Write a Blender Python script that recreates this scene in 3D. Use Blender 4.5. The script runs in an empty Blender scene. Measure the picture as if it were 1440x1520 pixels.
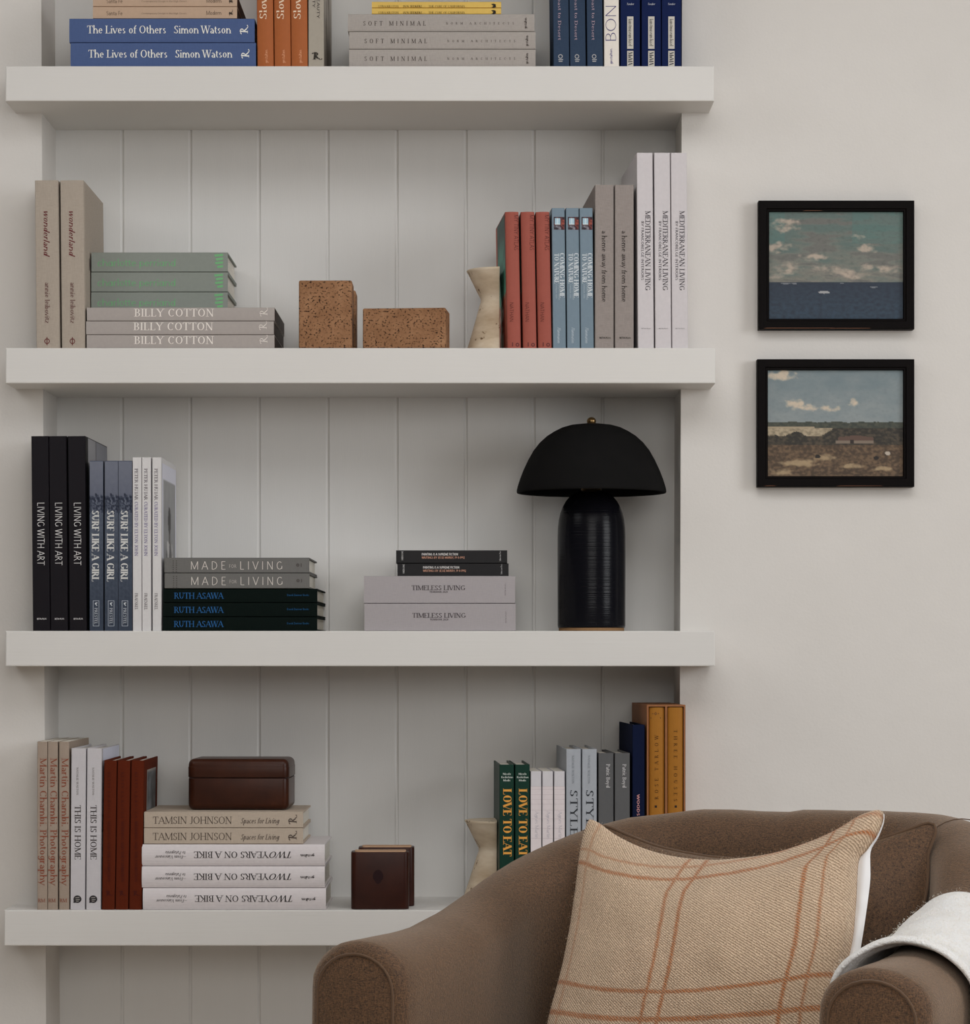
import bpy, bmesh, math, random
import numpy as np
from mathutils import Vector, Matrix, noise
from mathutils.geometry import tessellate_polygon

random.seed(7)
S = bpy.context.scene
COL = S.collection

# ------------------------------------------------------------------ camera
F = 4091.0            # focal length in pixels of the 1440 x 1520 frame
D = 4.5               # distance from the lens to the front faces of the shelves
EYE = 1.02
VX, VY = 717.0, 969.0
cam_d = bpy.data.cameras.new('camera')
cam = bpy.data.objects.new('camera', cam_d)
COL.objects.link(cam)
cam.location = (0, 0, EYE)
cam.rotation_euler = (math.radians(90), 0, 0)
cam_d.sensor_fit = 'HORIZONTAL'
cam_d.sensor_width = 36
cam_d.lens = F / 1440 * 36
cam_d.shift_x = (720 - VX) / 1440
cam_d.shift_y = (VY - 760) / 1440
cam_d.clip_start = 0.05
S.camera = cam

# ------------------------------------------------------------------ light
S.view_settings.view_transform = 'Standard'
S.view_settings.look = 'None'
S.view_settings.gamma = 1.0
S.view_settings.exposure = -0.18
S.view_settings.use_curve_mapping = False
S.cycles.use_denoising = True
S.cycles.max_bounces = 8
W = bpy.data.worlds.new('daylight')
S.world = W
W.use_nodes = True
bg = W.node_tree.nodes['Background']
bg.inputs[0].default_value = (1.0, 0.975, 0.945, 1)
bg.inputs[1].default_value = 0.02


def area(name, loc, aim, sx, sy, power, colour):
    d = bpy.data.lights.new(name, 'AREA')
    d.shape = 'RECTANGLE'
    d.size, d.size_y = sx, sy
    d.energy = power
    d.color = colour
    o = bpy.data.objects.new(name, d)
    COL.objects.link(o)
    o.location = loc
    o.rotation_euler = (Vector(aim) - Vector(loc)).to_track_quat('-Z', 'Y').to_euler()
    return o


# daylight through a tall window in the right-hand wall and through the windows on
# the far side of the room behind the camera; the overhead and left fills are added lights
area('right_window_daylight', (4.2, 1.4, 2.0), (0, 4.4, 1.2), 1.8, 1.9, 84, (0.96, 0.98, 1.0))
area('room_window_daylight', (0.2, -1.6, 2.2), (0, 4.6, 1.2), 2.6, 1.5, 60, (1.0, 0.985, 0.955))
area('overhead_fill', (0.4, 2.5, 2.7), (0.4, 2.7, 0), 1.8, 1.4, 28, (0.97, 0.985, 1.0))  # added fill to brighten arm tops and throw; the ceiling has no opening
area('left_fill', (-1.6, 3.2, 2.6), (0.0, 3.5, 0.6), 1.2, 1.2, 12, (0.97, 0.985, 1.0))  # added fill for the left arm of the chair; no known window there

# ------------------------------------------------------------------ helpers


def at(px, py, y):
    return Vector(((px - VX) * y / F, y, EYE - (py - VY) * y / F))


def lin(v):
    v /= 255.0
    return v / 12.92 if v <= 0.04045 else ((v + 0.055) / 1.055) ** 2.4


KA = 1.36


def rgb(r, g, b, k=None):
    k = KA if k is None else k
    return tuple(min(0.88, lin(c) * k) for c in (r, g, b)) + (1,)


class NT:
    def __init__(self, name):
        self.m = bpy.data.materials.new(name)
        self.m.use_nodes = True
        self.t = self.m.node_tree
        self.p = self.t.nodes['Principled BSDF']

    def n(self, kind, **kw):
        nd = self.t.nodes.new(kind)
        for k, v in kw.items():
            setattr(nd, k, v)
        return nd

    def l(self, a, b):
        self.t.links.new(a, b)

    def val(self, sock, v):
        if hasattr(v, 'is_linked') or hasattr(v, 'links'):
            self.l(v, sock)
        else:
            sock.default_value = v

    def math(self, op, a, b=0.0, c=0.0, clamp=False):
        nd = self.n('ShaderNodeMath', operation=op, use_clamp=clamp)
        for i, v in enumerate((a, b, c)):
            self.val(nd.inputs[i], v)
        return nd.outputs[0]

    def noise(self, scale, detail=2.0, rough=0.5, vec=None, stretch=None):
        nd = self.n('ShaderNodeTexNoise')
        nd.inputs['Scale'].default_value = scale
        nd.inputs['Detail'].default_value = detail
        nd.inputs['Roughness'].default_value = rough
        if vec is None:
            vec = self.obj()
        if stretch:
            mp = self.n('ShaderNodeMapping')
            mp.inputs['Scale'].default_value = stretch
            self.l(vec, mp.inputs['Vector'])
            vec = mp.outputs[0]
        self.l(vec, nd.inputs['Vector'])
        return nd.outputs['Fac']

    def obj(self):
        if not hasattr(self, '_tc'):
            self._tc = self.n('ShaderNodeTexCoord')
        return self._tc.outputs['Object']

    def mix(self, fac, a, b, blend='MIX'):
        nd = self.n('ShaderNodeMix', data_type='RGBA', blend_type=blend)
        self.val(nd.inputs[0], fac)
        self.val(nd.inputs[6], a)
        self.val(nd.inputs[7], b)
        return nd.outputs[2]

    def ramp(self, fac, stops):
        nd = self.n('ShaderNodeValToRGB')
        e = nd.color_ramp.elements
        while len(e) < len(stops):
            e.new(0.5)
        for el, (p, c) in zip(e, stops):
            el.position = p
            el.color = c
        self.l(fac, nd.inputs[0])
        return nd.outputs[0]

    def bump(self, h, strength, dist=0.001):
        nd = self.n('ShaderNodeBump')
        nd.inputs['Strength'].default_value = strength
        nd.inputs['Distance'].default_value = dist
        self.l(h, nd.inputs['Height'])
        self.l(nd.outputs[0], self.p.inputs['Normal'])

    def set(self, col=None, rough=None, spec=None, sheen=None, metal=None):
        if col is not None:
            self.val(self.p.inputs['Base Color'], col)
        if rough is not None:
            self.val(self.p.inputs['Roughness'], rough)
        if spec is not None:
            self.p.inputs['Specular IOR Level'].default_value = spec
        if sheen is not None:
            self.p.inputs['Sheen Weight'].default_value = sheen
            self.p.inputs['Sheen Roughness'].default_value = 0.45
        if metal is not None:
            self.p.inputs['Metallic'].default_value = metal
        return self.m


def scaled(c, k):
    return tuple(min(1.0, v * k) for v in c[:3]) + (1,)


_mc = {}


def plain(r, g, b, rough=0.55, spec=0.16):
    key = ('p', r, g, b, rough)
    if key not in _mc:
        t = NT('print_%d_%d_%d' % (r, g, b))
        c = rgb(r, g, b)
        f = t.noise(160, 2)
        _mc[key] = t.set(t.mix(f, scaled(c, 0.94), scaled(c, 1.05)), rough, spec)
    return _mc[key]


def cloth(r, g, b, amt=0.16):
    """bookbinding linen: two crossed sets of uneven threads"""
    key = ('c', r, g, b)
    if key not in _mc:
        t = NT('linen_%d_%d_%d' % (r, g, b))
        c = rgb(r, g, b)
        a = t.noise(1.0, 3, 0.6, stretch=(900, 900, 90))
        h = t.noise(1.0, 3, 0.6, stretch=(90, 90, 900))
        s = t.math('MULTIPLY', t.math('ADD', a, h), 0.5)
        s2 = t.math('MULTIPLY_ADD', t.math('SUBTRACT', s, 0.5), 2.6, 0.5, clamp=True)
        t.bump(s, 0.5, 0.0006)
        _mc[key] = t.set(t.mix(s2, scaled(c, 1 - amt), scaled(c, 1 + amt)), 0.9, 0.08)
    return _mc[key]


def tag(o, label=None, cat=None, group=None, kind=None):
    if label:
        o['label'] = label
    if cat:
        o['category'] = cat
    if group:
        o['group'] = group
    if kind:
        o['kind'] = kind
    return o


def mesh(name, v, f, mat, parent=None, smooth=False):
    me = bpy.data.meshes.new(name)
    me.from_pydata([tuple(p) for p in v], [], f)
    me.materials.append(mat)
    if smooth:
        me.polygons.foreach_set('use_smooth', [True] * len(me.polygons))
    me.update()
    o = bpy.data.objects.new(name, me)
    COL.objects.link(o)
    if parent:
        o.parent = parent
    return o


def from_bm(name, bm, mat, parent=None, smooth=False):
    me = bpy.data.meshes.new(name)
    bmesh.ops.recalc_face_normals(bm, faces=bm.faces)
    bm.to_mesh(me)
    bm.free()
    me.materials.append(mat)
    if smooth:
        me.polygons.foreach_set('use_smooth', [True] * len(me.polygons))
    o = bpy.data.objects.new(name, me)
    COL.objects.link(o)
    if parent:
        o.parent = parent
    return o


def empty(name, loc, rot=(0, 0, 0)):
    o = bpy.data.objects.new(name, None)
    o.empty_display_size = 0.05
    COL.objects.link(o)
    o.location = loc
    o.rotation_euler = rot
    return o


def copy_tree(o, parent=None):
    c = o.copy()
    COL.objects.link(c)
    if parent:
        c.parent = parent
    for ch in list(o.children):
        copy_tree(ch, c)
    return c


def bm_box(bm, x0, x1, y0, y1, z0, z1, bev=0.0, seg=2):
    vs = [bm.verts.new(p) for p in ((x0, y0, z0), (x1, y0, z0), (x1, y1, z0), (x0, y1, z0),
                                    (x0, y0, z1), (x1, y0, z1), (x1, y1, z1), (x0, y1, z1))]
    fs = [bm.faces.new([vs[i] for i in q]) for q in ((3, 2, 1, 0), (4, 5, 6, 7), (0, 1, 5, 4),
                                                     (1, 2, 6, 5), (2, 3, 7, 6), (3, 0, 4, 7))]
    if bev:
        es = list({e for f in fs for e in f.edges})
        bmesh.ops.bevel(bm, geom=es, offset=bev, segments=seg, profile=0.5, affect='EDGES')


def box(name, x0, x1, y0, y1, z0, z1, mat, parent=None, bev=0.0, seg=2, smooth=False):
    bm = bmesh.new()
    bm_box(bm, x0, x1, y0, y1, z0, z1, bev, seg)
    return from_bm(name, bm, mat, parent, smooth)


def lathe(name, prof, mat, parent, n=64, a0=0.0, a1=2 * math.pi, loc=(0, 0, 0)):
    full = abs(a1 - a0 - 2 * math.pi) < 1e-6
    k = n if full else n + 1
    v, f = [], []
    for i in range(k):
        a = a0 + (a1 - a0) * i / n
        for r, z in prof:
            v.append((loc[0] + r * math.cos(a), loc[1] + r * math.sin(a), loc[2] + z))
    m = len(prof)
    for i in range(n):
        j = (i + 1) % k
        for q in range(m - 1):
            f.append((i * m + q, j * m + q, j * m + q + 1, i * m + q + 1))
    if not full:                       # flat cut faces
        f.append(tuple(range(m)))
        f.append(tuple(reversed(range((k - 1) * m, k * m))))
    o = mesh(name, v, f, mat, parent, True)
    bm = bmesh.new()
    bm.from_mesh(o.data)
    bmesh.ops.remove_doubles(bm, verts=bm.verts, dist=1e-6)
    bmesh.ops.recalc_face_normals(bm, faces=bm.faces)
    bm.to_mesh(o.data)
    bm.free()
    return o


def tube(name, pts, r, mat, parent, n=8, closed=False):
    pts = [Vector(p) for p in pts]
    v, f = [], []
    N = len(pts)
    up0 = None
    for i, p in enumerate(pts):
        a = pts[(i - 1) % N] if (closed or i > 0) else p
        b = pts[(i + 1) % N] if (closed or i < N - 1) else p
        t = (b - a).normalized()
        if up0 is None:
            up0 = t.orthogonal().normalized()
        u = (up0 - t * up0.dot(t)).normalized()
        up0 = u
        w = t.cross(u)
        for k in range(n):
            an = 2 * math.pi * k / n
            v.append(p + (u * math.cos(an) + w * math.sin(an)) * r)
    for i in range(N if closed else N - 1):
        j = (i + 1) % N
        for k in range(n):
            k2 = (k + 1) % n
            f.append((i * n + k, i * n + k2, j * n + k2, j * n + k))
    if not closed:
        f.append(tuple(reversed(range(n))))
        f.append(tuple(range((N - 1) * n, N * n)))
    return mesh(name, v, f, mat, parent, True)


# ------------------------------------------------------------------ lettering
# glyph strokes: l = line (T thick, t thin), q = line in serif styles only,
# a = arc, s = serif, d = dot
G = {
 'A': (.74, 'l .04 0 .37 1 t;l .37 1 .70 0;l .15 .35 .57 .35 t;s .05 0;s .69 0'),
 'B': (.62, 'l .14 0 .14 1;l .14 .98 .33 .98 t;l .14 .52 .34 .52 t;l .14 .02 .34 .02 t;a .33 .75 .19 .23 90 -90;a .34 .27 .23 .25 90 -90;s .1 0;s .1 1'),
 'C': (.72, 'a .4 .5 .33 .5 48 312;q .62 .98 .62 .76'),
 'D': (.76, 'l .14 0 .14 1;l .14 .98 .34 .98 t;l .14 .02 .34 .02 t;a .33 .5 .36 .48 90 -90;s .1 0;s .1 1'),
 'E': (.60, 'l .14 0 .14 1;l .14 .98 .52 .98 t;l .14 .52 .44 .52 t;l .14 .02 .54 .02 t;q .52 .98 .52 .8;q .54 .02 .54 .2;s .1 0;s .1 1'),
 'F': (.56, 'l .14 0 .14 1;l .14 .98 .52 .98 t;l .14 .5 .44 .5 t;q .52 .98 .52 .8;s .14 0;s .1 1'),
 'G': (.78, 'a .4 .5 .33 .5 48 322;l .66 .44 .66 .1;s .64 .44;q .62 .98 .62 .78'),
 'H': (.80, 'l .14 0 .14 1;l .66 0 .66 1;l .14 .52 .66 .52 t;s .14 0;s .14 1;s .66 0;s .66 1'),
 'I': (.30, 'l .15 0 .15 1;s .15 0;s .15 1'),
 'J': (.42, 'l .29 .12 .29 1;a .14 .12 .15 .16 0 -130;s .29 1'),
 'K': (.72, 'l .14 0 .14 1;l .14 .42 .6 1 t;l .28 .58 .66 0;s .14 0;s .14 1;s .62 1;s .66 0'),
 'L': (.58, 'l .14 0 .14 1;l .14 .02 .52 .02 t;q .52 .02 .52 .22;s .12 0;s .14 1'),
 'M': (.94, 'l .12 0 .12 1 t;l .12 1 .46 .05;l .46 .05 .82 1 t;l .82 0 .82 1;s .12 0;s .82 0;s .1 1 .08;s .84 1 .08'),
 'N': (.80, 'l .13 0 .13 1 t;l .13 1 .67 0;l .67 0 .67 1 t;s .13 0;s .11 1 .08;s .67 1'),
 'O': (.80, 'a .4 .5 .35 .5 0 360'),
 'P': (.58, 'l .14 0 .14 1;a .31 .73 .21 .25 90 -90;l .14 .98 .32 .98 t;l .14 .48 .32 .48 t;s .14 0;s .1 1'),
 'Q': (.80, 'a .4 .5 .35 .5 0 360;l .45 .1 .78 -.15'),
 'R': (.68, 'l .14 0 .14 1;a .32 .74 .21 .24 90 -90;l .14 .98 .33 .98 t;l .14 .5 .33 .5 t;l .33 .5 .62 0;s .14 0;s .1 1;s .64 0 .08'),
 'S': (.56, 'a .28 .75 .2 .25 35 270;a .28 .25 .22 .25 90 -145;q .46 .96 .46 .78;q .07 .04 .07 .24'),
 'T': (.66, 'l .33 0 .33 1;l .03 .98 .63 .98 t;q .03 .98 .03 .78;q .63 .98 .63 .78;s .33 0'),
 'U': (.76, 'l .13 .35 .13 1;a .37 .35 .24 .35 180 360;l .61 .35 .61 1 t;s .13 1;s .61 1'),
 'V': (.72, 'l .04 1 .36 0;l .36 0 .68 1 t;s .05 1;s .67 1'),
 'W': (1.0, 'l .04 1 .28 0;l .28 0 .5 1 t;l .5 1 .72 0;l .72 0 .96 1 t;s .05 1;s .5 1;s .95 1'),
 'X': (.70, 'l .06 1 .64 0;l .06 0 .64 1 t;s .06 0;s .64 0;s .06 1;s .64 1'),
 'Y': (.70, 'l .04 1 .35 .46;l .35 .46 .66 1 t;l .35 0 .35 .46;s .05 1;s .65 1;s .35 0'),
 'Z': (.62, 'l .06 .98 .56 .98 t;l .56 .98 .06 .02;l .06 .02 .56 .02 t'),
 'a': (.50, 'a .23 .44 .17 .2 150 0;l .40 .44 .40 0;a .23 .17 .17 .18 70 360;l .27 .35 .40 .36 t;q .4 0 .48 .03'),
 '@': (.58, 'a .27 .33 .2 .33 0 360;l .47 0 .47 .66'),
 'b': (.58, 'l .12 0 .12 1.05;a .31 .33 .2 .33 0 360;s .1 1.05 .06'),
 'c': (.50, 'a .28 .33 .21 .33 45 315'),
 'd': (.58, 'l .46 0 .46 1.05;a .27 .33 .19 .33 0 360;s .44 1.05 .06;s .48 0 .06'),
 'e': (.52, 'a .27 .33 .21 .33 0 315;l .07 .36 .48 .36 t'),
 'f': (.34, 'l .15 0 .15 .82;a .28 .82 .13 .22 180 50;l .02 .64 .34 .64 t;s .15 0'),
 'g': (.55, 'a .27 .36 .19 .3 0 360;l .46 .66 .46 -.08;a .26 -.08 .2 .24 0 -160'),
 'h': (.60, 'l .12 0 .12 1.05;a .31 .42 .19 .24 180 0;l .5 0 .5 .42;s .12 0 .09;s .5 0 .09;s .1 1.05 .06'),
 'i': (.26, 'l .13 0 .13 .64;d .13 .9 .085;s .13 0 .09;s .1 .64 .06'),
 'j': (.26, 'l .15 -.1 .15 .64;a .03 -.1 .12 .2 0 -120;d .15 .9 .085;s .12 .64 .06'),
 'k': (.56, 'l .12 0 .12 1.05;l .12 .26 .46 .64 t;l .24 .4 .5 0;s .12 0 .09;s .5 0 .08'),
 'l': (.26, 'l .13 0 .13 1.05;s .13 0 .09;s .1 1.05 .06'),
 'm': (.92, 'l .12 0 .12 .66;a .29 .42 .17 .24 180 0;l .46 0 .46 .42;a .63 .42 .17 .24 180 0;l .8 0 .8 .42;s .12 0 .09;s .46 0 .09;s .8 0 .09'),
 'n': (.60, 'l .12 0 .12 .66;a .31 .42 .19 .24 180 0;l .5 0 .5 .42;s .12 0 .09;s .5 0 .09;s .1 .66 .06'),
 'o': (.56, 'a .28 .33 .22 .33 0 360'),
 'p': (.58, 'l .12 -.34 .12 .66;a .31 .33 .2 .33 0 360;s .12 -.34 .09;s .1 .66 .06'),
 'q': (.58, 'l .46 -.34 .46 .66;a .27 .33 .19 .33 0 360;s .46 -.34 .09'),
 'r': (.40, 'l .12 0 .12 .66;a .29 .44 .17 .22 180 55;s .12 0 .09;s .1 .66 .06'),
 's': (.44, 'a .22 .49 .14 .17 35 270;a .22 .17 .16 .17 90 -145'),
 't': (.36, 'l .15 .15 .15 .86;a .27 .15 .12 .15 180 300;l .03 .64 .33 .64 t'),
 'u': (.60, 'l .12 .24 .12 .66;a .3 .24 .18 .24 180 360;l .48 0 .48 .66;s .1 .66 .06;s .46 .66 .06'),
 'v': (.54, 'l .04 .66 .27 0;l .27 0 .5 .66 t;s .05 .66 .08;s .49 .66 .08'),
 'w': (.78, 'l .04 .66 .22 0;l .22 0 .39 .66 t;l .39 .66 .56 0;l .56 0 .74 .66 t;s .05 .66 .08;s .73 .66 .08'),
 'x': (.54, 'l .06 .66 .48 0;l .06 0 .48 .66 t'),
 'y': (.54, 'l .04 .66 .27 0;l .5 .66 .16 -.34 t;s .05 .66 .08;s .49 .66 .08'),
 'z': (.50, 'l .05 .64 .44 .64 t;l .44 .64 .05 .02;l .05 .02 .44 .02 t'),
 '0': (.60, 'a .3 .5 .24 .5 0 360'), '1': (.36, 'l .2 0 .2 1;l .2 1 .06 .84 t;s .2 0'),
 '2': (.58, 'a .28 .74 .21 .26 160 -40;l .44 .57 .06 .02 t;l .06 .02 .52 .02'),
 '9': (.58, 'a .29 .7 .21 .3 0 360;a .16 .7 .34 .7 0 -70'),
 '.': (.26, 'd .13 .06 .085'), ',': (.24, 'l .13 .08 .07 -.12'), '-': (.4, 'l .05 .36 .35 .36 t'),
 '_': (.9, 'l .05 .36 .85 .36 t'), ':': (.26, 'd .13 .08 .085;d .13 .55 .085'), ' ': (.30, ''),
 '^': (.26, 'l .13 0 .13 .64;l .1 .78 .2 1.0 t;s .13 0 .09;s .1 .64 .06'),
 # a swash capital R: the publisher's mark
 '&': (1.0, 'l .30 0 .38 1;a .42 .74 .24 .25 110 -90;a .2 .74 .16 .2 170 40;l .40 .5 .62 .15;a .86 .2 .24 .24 190 330;s .28 0 .12'),
 '%': (.5, 'l .25 0 .25 1;a .25 .5 .2 .32 0 360'),
}
STY = {  # thick, thin, serif thickness, serif scale, shear
 'serif': (.125, .055, .045, 1.0, 0), 'bold': (.20, .055, .05, 1.05, 0), 'fine': (.085, .04, .035, .9, 0),
 'italic': (.13, .06, .04, .6, .26), 'sans': (.12, .11, 0, 0, 0), 'light': (.075, .07, 0, 0, 0),
 'heavy': (.17, .15, 0, 0, 0), 'didone': (.22, .05, .045, 1.1, 0), 'hair': (.05, .035, 0, 0, 0),
}


def glyph_quads(s, style, track=0.0):
    T, th, sf, sk, sh = STY[style]
    quads, x = [], 0.0

    def strip(pts):          # pts: (x, y, half width, nx, ny)
        for (ax, ay, aw, anx, any_), (bx, by, bw, bnx, bny) in zip(pts, pts[1:]):
            quads.append(((ax + anx * aw, ay + any_ * aw), (ax - anx * aw, ay - any_ * aw),
                          (bx - bnx * bw, by - bny * bw), (bx + bnx * bw, by + bny * bw)))
    for ch in s:
        w, d = G.get(ch, G[' '])
        for tok in d.split(';'):
            p = tok.split()
            if not p:
                continue
            k = p[0]
            if k in 'lq':
                if k == 'q' and not sf:
                    continue
                x0, y0, x1, y1 = map(float, p[1:5])
                wd = th if (k == 'q' or (len(p) > 5 and p[5] == 't')) else T
                L = math.hypot(x1 - x0, y1 - y0) or 1
                nx, ny = -(y1 - y0) / L, (x1 - x0) / L
                # steep thick strokes get the full width; keep horizontal width constant
                strip([(x + x0, y0, wd / 2, nx, ny), (x + x1, y1, wd / 2, nx, ny)])
            elif k == 'a':
                cx, cy, rx, ry, a0, a1 = map(float, p[1:7])
                n = max(5, int(abs(a1 - a0) / 22))
                pts = []
                for i in range(n + 1):
                    a = math.radians(a0 + (a1 - a0) * i / n)
                    wd = th + (T - th) * abs(math.cos(a)) ** 1.3
                    nx, ny = math.cos(a) / rx, math.sin(a) / ry
                    L = math.hypot(nx, ny)
                    nx, ny = nx / L, ny / L
                    # keep the outer edge on the ellipse
                    pts.append((x + cx + (rx - wd / 2) * math.cos(a), cy + (ry - wd / 2) * math.sin(a), wd / 2, nx, ny))
                strip(pts)
            elif k == 's' and sf:
                cx, cy = float(p[1]), float(p[2])
                hw = (float(p[3]) if len(p) > 3 else .12) * sk + T * .25
                yy = cy + (sf / 2 if cy < .3 else -sf / 2)
                strip([(x + cx - hw, yy, sf / 2, 0, 1), (x + cx + hw, yy, sf / 2, 0, 1)])
            elif k == 'd':
                cx, cy, r = map(float, p[1:4])
                r = max(r, T * .6)
                quads.append(tuple((x + cx + r * math.cos(a), cy + r * math.sin(a)) for a in (.4, 1.97, 3.54, 5.11)))
        x += w + track
    x -= track
    if sh:
        quads = [tuple((px + sh * py, py) for px, py in q) for q in quads]
    return quads, max(x, 0.01)


def text_quads(s, style, rect, orient, track=0.0):
    """quads in picture-pixel units filling rect = (x0, y0, x1, y1): baseline and cap height"""
    q, w = glyph_quads(s, style, track)
    x0, y0, x1, y1 = rect
    out = []
    for quad in q:
        r = []
        for a, b in quad:
            a /= w
            if orient == 'h':
                r.append((x0 + a * (x1 - x0), y1 - b * (y1 - y0)))
            elif orient == 'd':
                r.append((x0 + b * (x1 - x0), y0 + a * (y1 - y0)))
            elif orient == 'u':
                r.append((x1 - b * (x1 - x0), y1 - a * (y1 - y0)))
            else:
                r.append((x1 - a * (x1 - x0), y0 + b * (y1 - y0)))
        out.append(r)
    return out


def paint_material(name, rough=0.6):
    t = NT(name)
    at_ = t.n('ShaderNodeAttribute', attribute_name='pigment')
    return t.set(at_.outputs['Color'], rough, 0.25)


PIG = paint_material('printed_picture')


def picture(name, corner, du, dv, nx, ny, fn, parent, mat=None):
    """a flat printed or painted rectangle; fn(u, v) -> colour, v counted from the top"""
    c, du, dv = Vector(corner), Vector(du), Vector(dv)
    v = [c + du * (i / nx) + dv * (j / ny) for j in range(ny + 1) for i in range(nx + 1)]
    f = [(j * (nx + 1) + i, (j + 1) * (nx + 1) + i, (j + 1) * (nx + 1) + i + 1, j * (nx + 1) + i + 1)
         for j in range(ny) for i in range(nx)]
    o = mesh(name, v, f, mat or PIG, parent)
    ca = o.data.color_attributes.new('pigment', 'FLOAT_COLOR', 'POINT')
    buf = np.ones((len(v), 4), dtype=np.float32)
    k = 0
    for j in range(ny + 1):
        for i in range(nx + 1):
            buf[k, :3] = rgb(*fn(i / nx, j / ny))[:3]
            k += 1
    ca.data.foreach_set('color', buf.ravel())
    return o


def fbm(x, y, s=0.0, o=4):
    return noise.fractal(Vector((x, y, s)), 1.0, 2.0, o)


def lerp3(a, b, t):
    t = max(0.0, min(1.0, t))
    return tuple(p + (q - p) * t for p, q in zip(a, b))

# ------------------------------------------------------------------ the room
M0 = D / F
YW, YN = 4.601, 4.750           # wall face, back of the niche


def zpx(py, y=D):
    return EYE - (py - VY) * y / F


t = NT('warm_white_plaster')
f1 = t.noise(9, 4, 0.6)
f2 = t.noise(220, 3, 0.6)
t.bump(t.math('ADD', t.math('MULTIPLY', f1, 1.6), t.math('MULTIPLY', f2, 0.35)), 0.35, 0.002)
PLASTER = t.set(t.mix(f1, (0.70, 0.672, 0.638, 1), (0.75, 0.722, 0.69, 1)), 0.9, 0.15)

t = NT('painted_boards')
f1 = t.noise(1.0, 3, 0.6, stretch=(40, 40, 3))
f2 = t.noise(6, 3)
t.bump(t.noise(1.0, 3, 0.6, stretch=(500, 500, 40)), 0.15, 0.001)
BOARDS = t.set(t.mix(t.math('MULTIPLY', t.math('ADD', f1, f2), 0.5), (0.70, 0.688, 0.668, 1), (0.765, 0.752, 0.732, 1)), 0.6, 0.3)

t = NT('brushed_white_paint')
f1 = t.noise(1.0, 4, 0.65, stretch=(5, 60, 160))
f2 = t.noise(4, 3)
t.bump(f1, 0.2, 0.0012)
SHELF = t.set(t.mix(f2, (0.70, 0.682, 0.655, 1), (0.76, 0.742, 0.715, 1)), 0.55, 0.35)

t = NT('oak_floor')
f1 = t.noise(1.0, 5, 0.6, stretch=(14, 1.2, 1))
FLOORM = t.set(t.mix(f1, (0.62, 0.53, 0.44, 1), (0.74, 0.65, 0.56, 1)), 0.5, 0.3)
t = NT('ceiling_white')
CEIL = t.set((0.78, 0.765, 0.74, 1), 0.9, 0.1)

tag(box('floor', -3.4, 3.4, -3.0, 4.95, -0.1, 0.0, FLOORM), kind='structure')
tag(box('ceiling', -3.4, 3.4, -3.0, 4.95, 2.75, 2.85, CEIL), kind='structure')


def wall_slab():
    bm = bmesh.new()

    def prism(xb0, xb1, xt0, xt1):
        z0, z1 = 0.0, 2.75
        co = [(xb0, YW, z0), (xb1, YW, z0), (xb1, 4.95, z0), (xb0, 4.95, z0),
              (xt0, YW, z1), (xt1, YW, z1), (xt1, 4.95, z1), (xt0, 4.95, z1)]
        vs = [bm.verts.new(c) for c in co]
        for q in ((3, 2, 1, 0), (4, 5, 6, 7), (0, 1, 5, 4), (1, 2, 6, 5), (2, 3, 7, 6), (3, 0, 4, 7)):
            bm.faces.new([vs[i] for i in q])

    def edge(px_top, slope, z):
        py = VY + (EYE - z) * F / YW
        return (px_top + (py - 170) * slope - VX) * YW / F
    prism(-3.4, edge(62, .0047, 0), -3.4, edge(62, .0047, 2.75))
    prism(edge(1012, -.003, 0), 3.4, edge(1012, -.003, 2.75), 3.4)
    return from_bm('wall_back', bm, PLASTER)


tag(wall_slab(), kind='structure')


def niche_boards():
    m = YN / F
    gx = [(p - VX) * m for p in (182, 283, 385, 487, 589.5, 692, 793, 895)]
    prof = [(-0.95, 0)]
    for g in gx:
        prof += [(g - .0040, 0), (g - .0012, .0026), (g + .0010, .0026), (g + .0026, 0)]
    prof.append((0.45, 0))
    prof[0] = (-0.78, 0)
    v, fc = [], []
    n = len(prof)
    for z in (0.0, 2.75):
        v += [(x, YN + y, z) for x, y in prof]
    fc = [(i, i + 1, n + i + 1, n + i) for i in range(n - 1)]
    v += [(-0.78, 4.95, 0), (0.45, 4.95, 0), (-0.78, 4.95, 2.75), (0.45, 4.95, 2.75)]
    b = 2 * n
    fc += [(b + 1, b, b + 2, b + 3)]
    return mesh('wall_niche', v, fc, BOARDS)


tag(niche_boards(), kind='structure')

SH = {1: (98.0, 150.0, 8, 1060), 2: (516.5, 569.0, 8, 1062), 3: (936.5, 989.0, 8, 1061.5), 4: (1351.0, 1404.0, 6, 1061)}
SZ = {k: zpx(v[0]) for k, v in SH.items()}
sl = {1: 'topmost thick white floating shelf, under the blue and orange books',
      2: 'white floating shelf carrying two speckled brown stone blocks',
      3: 'white floating shelf that carries the black mushroom lamp',
      4: 'lowest white floating shelf, running behind the brown armchair'}


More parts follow.
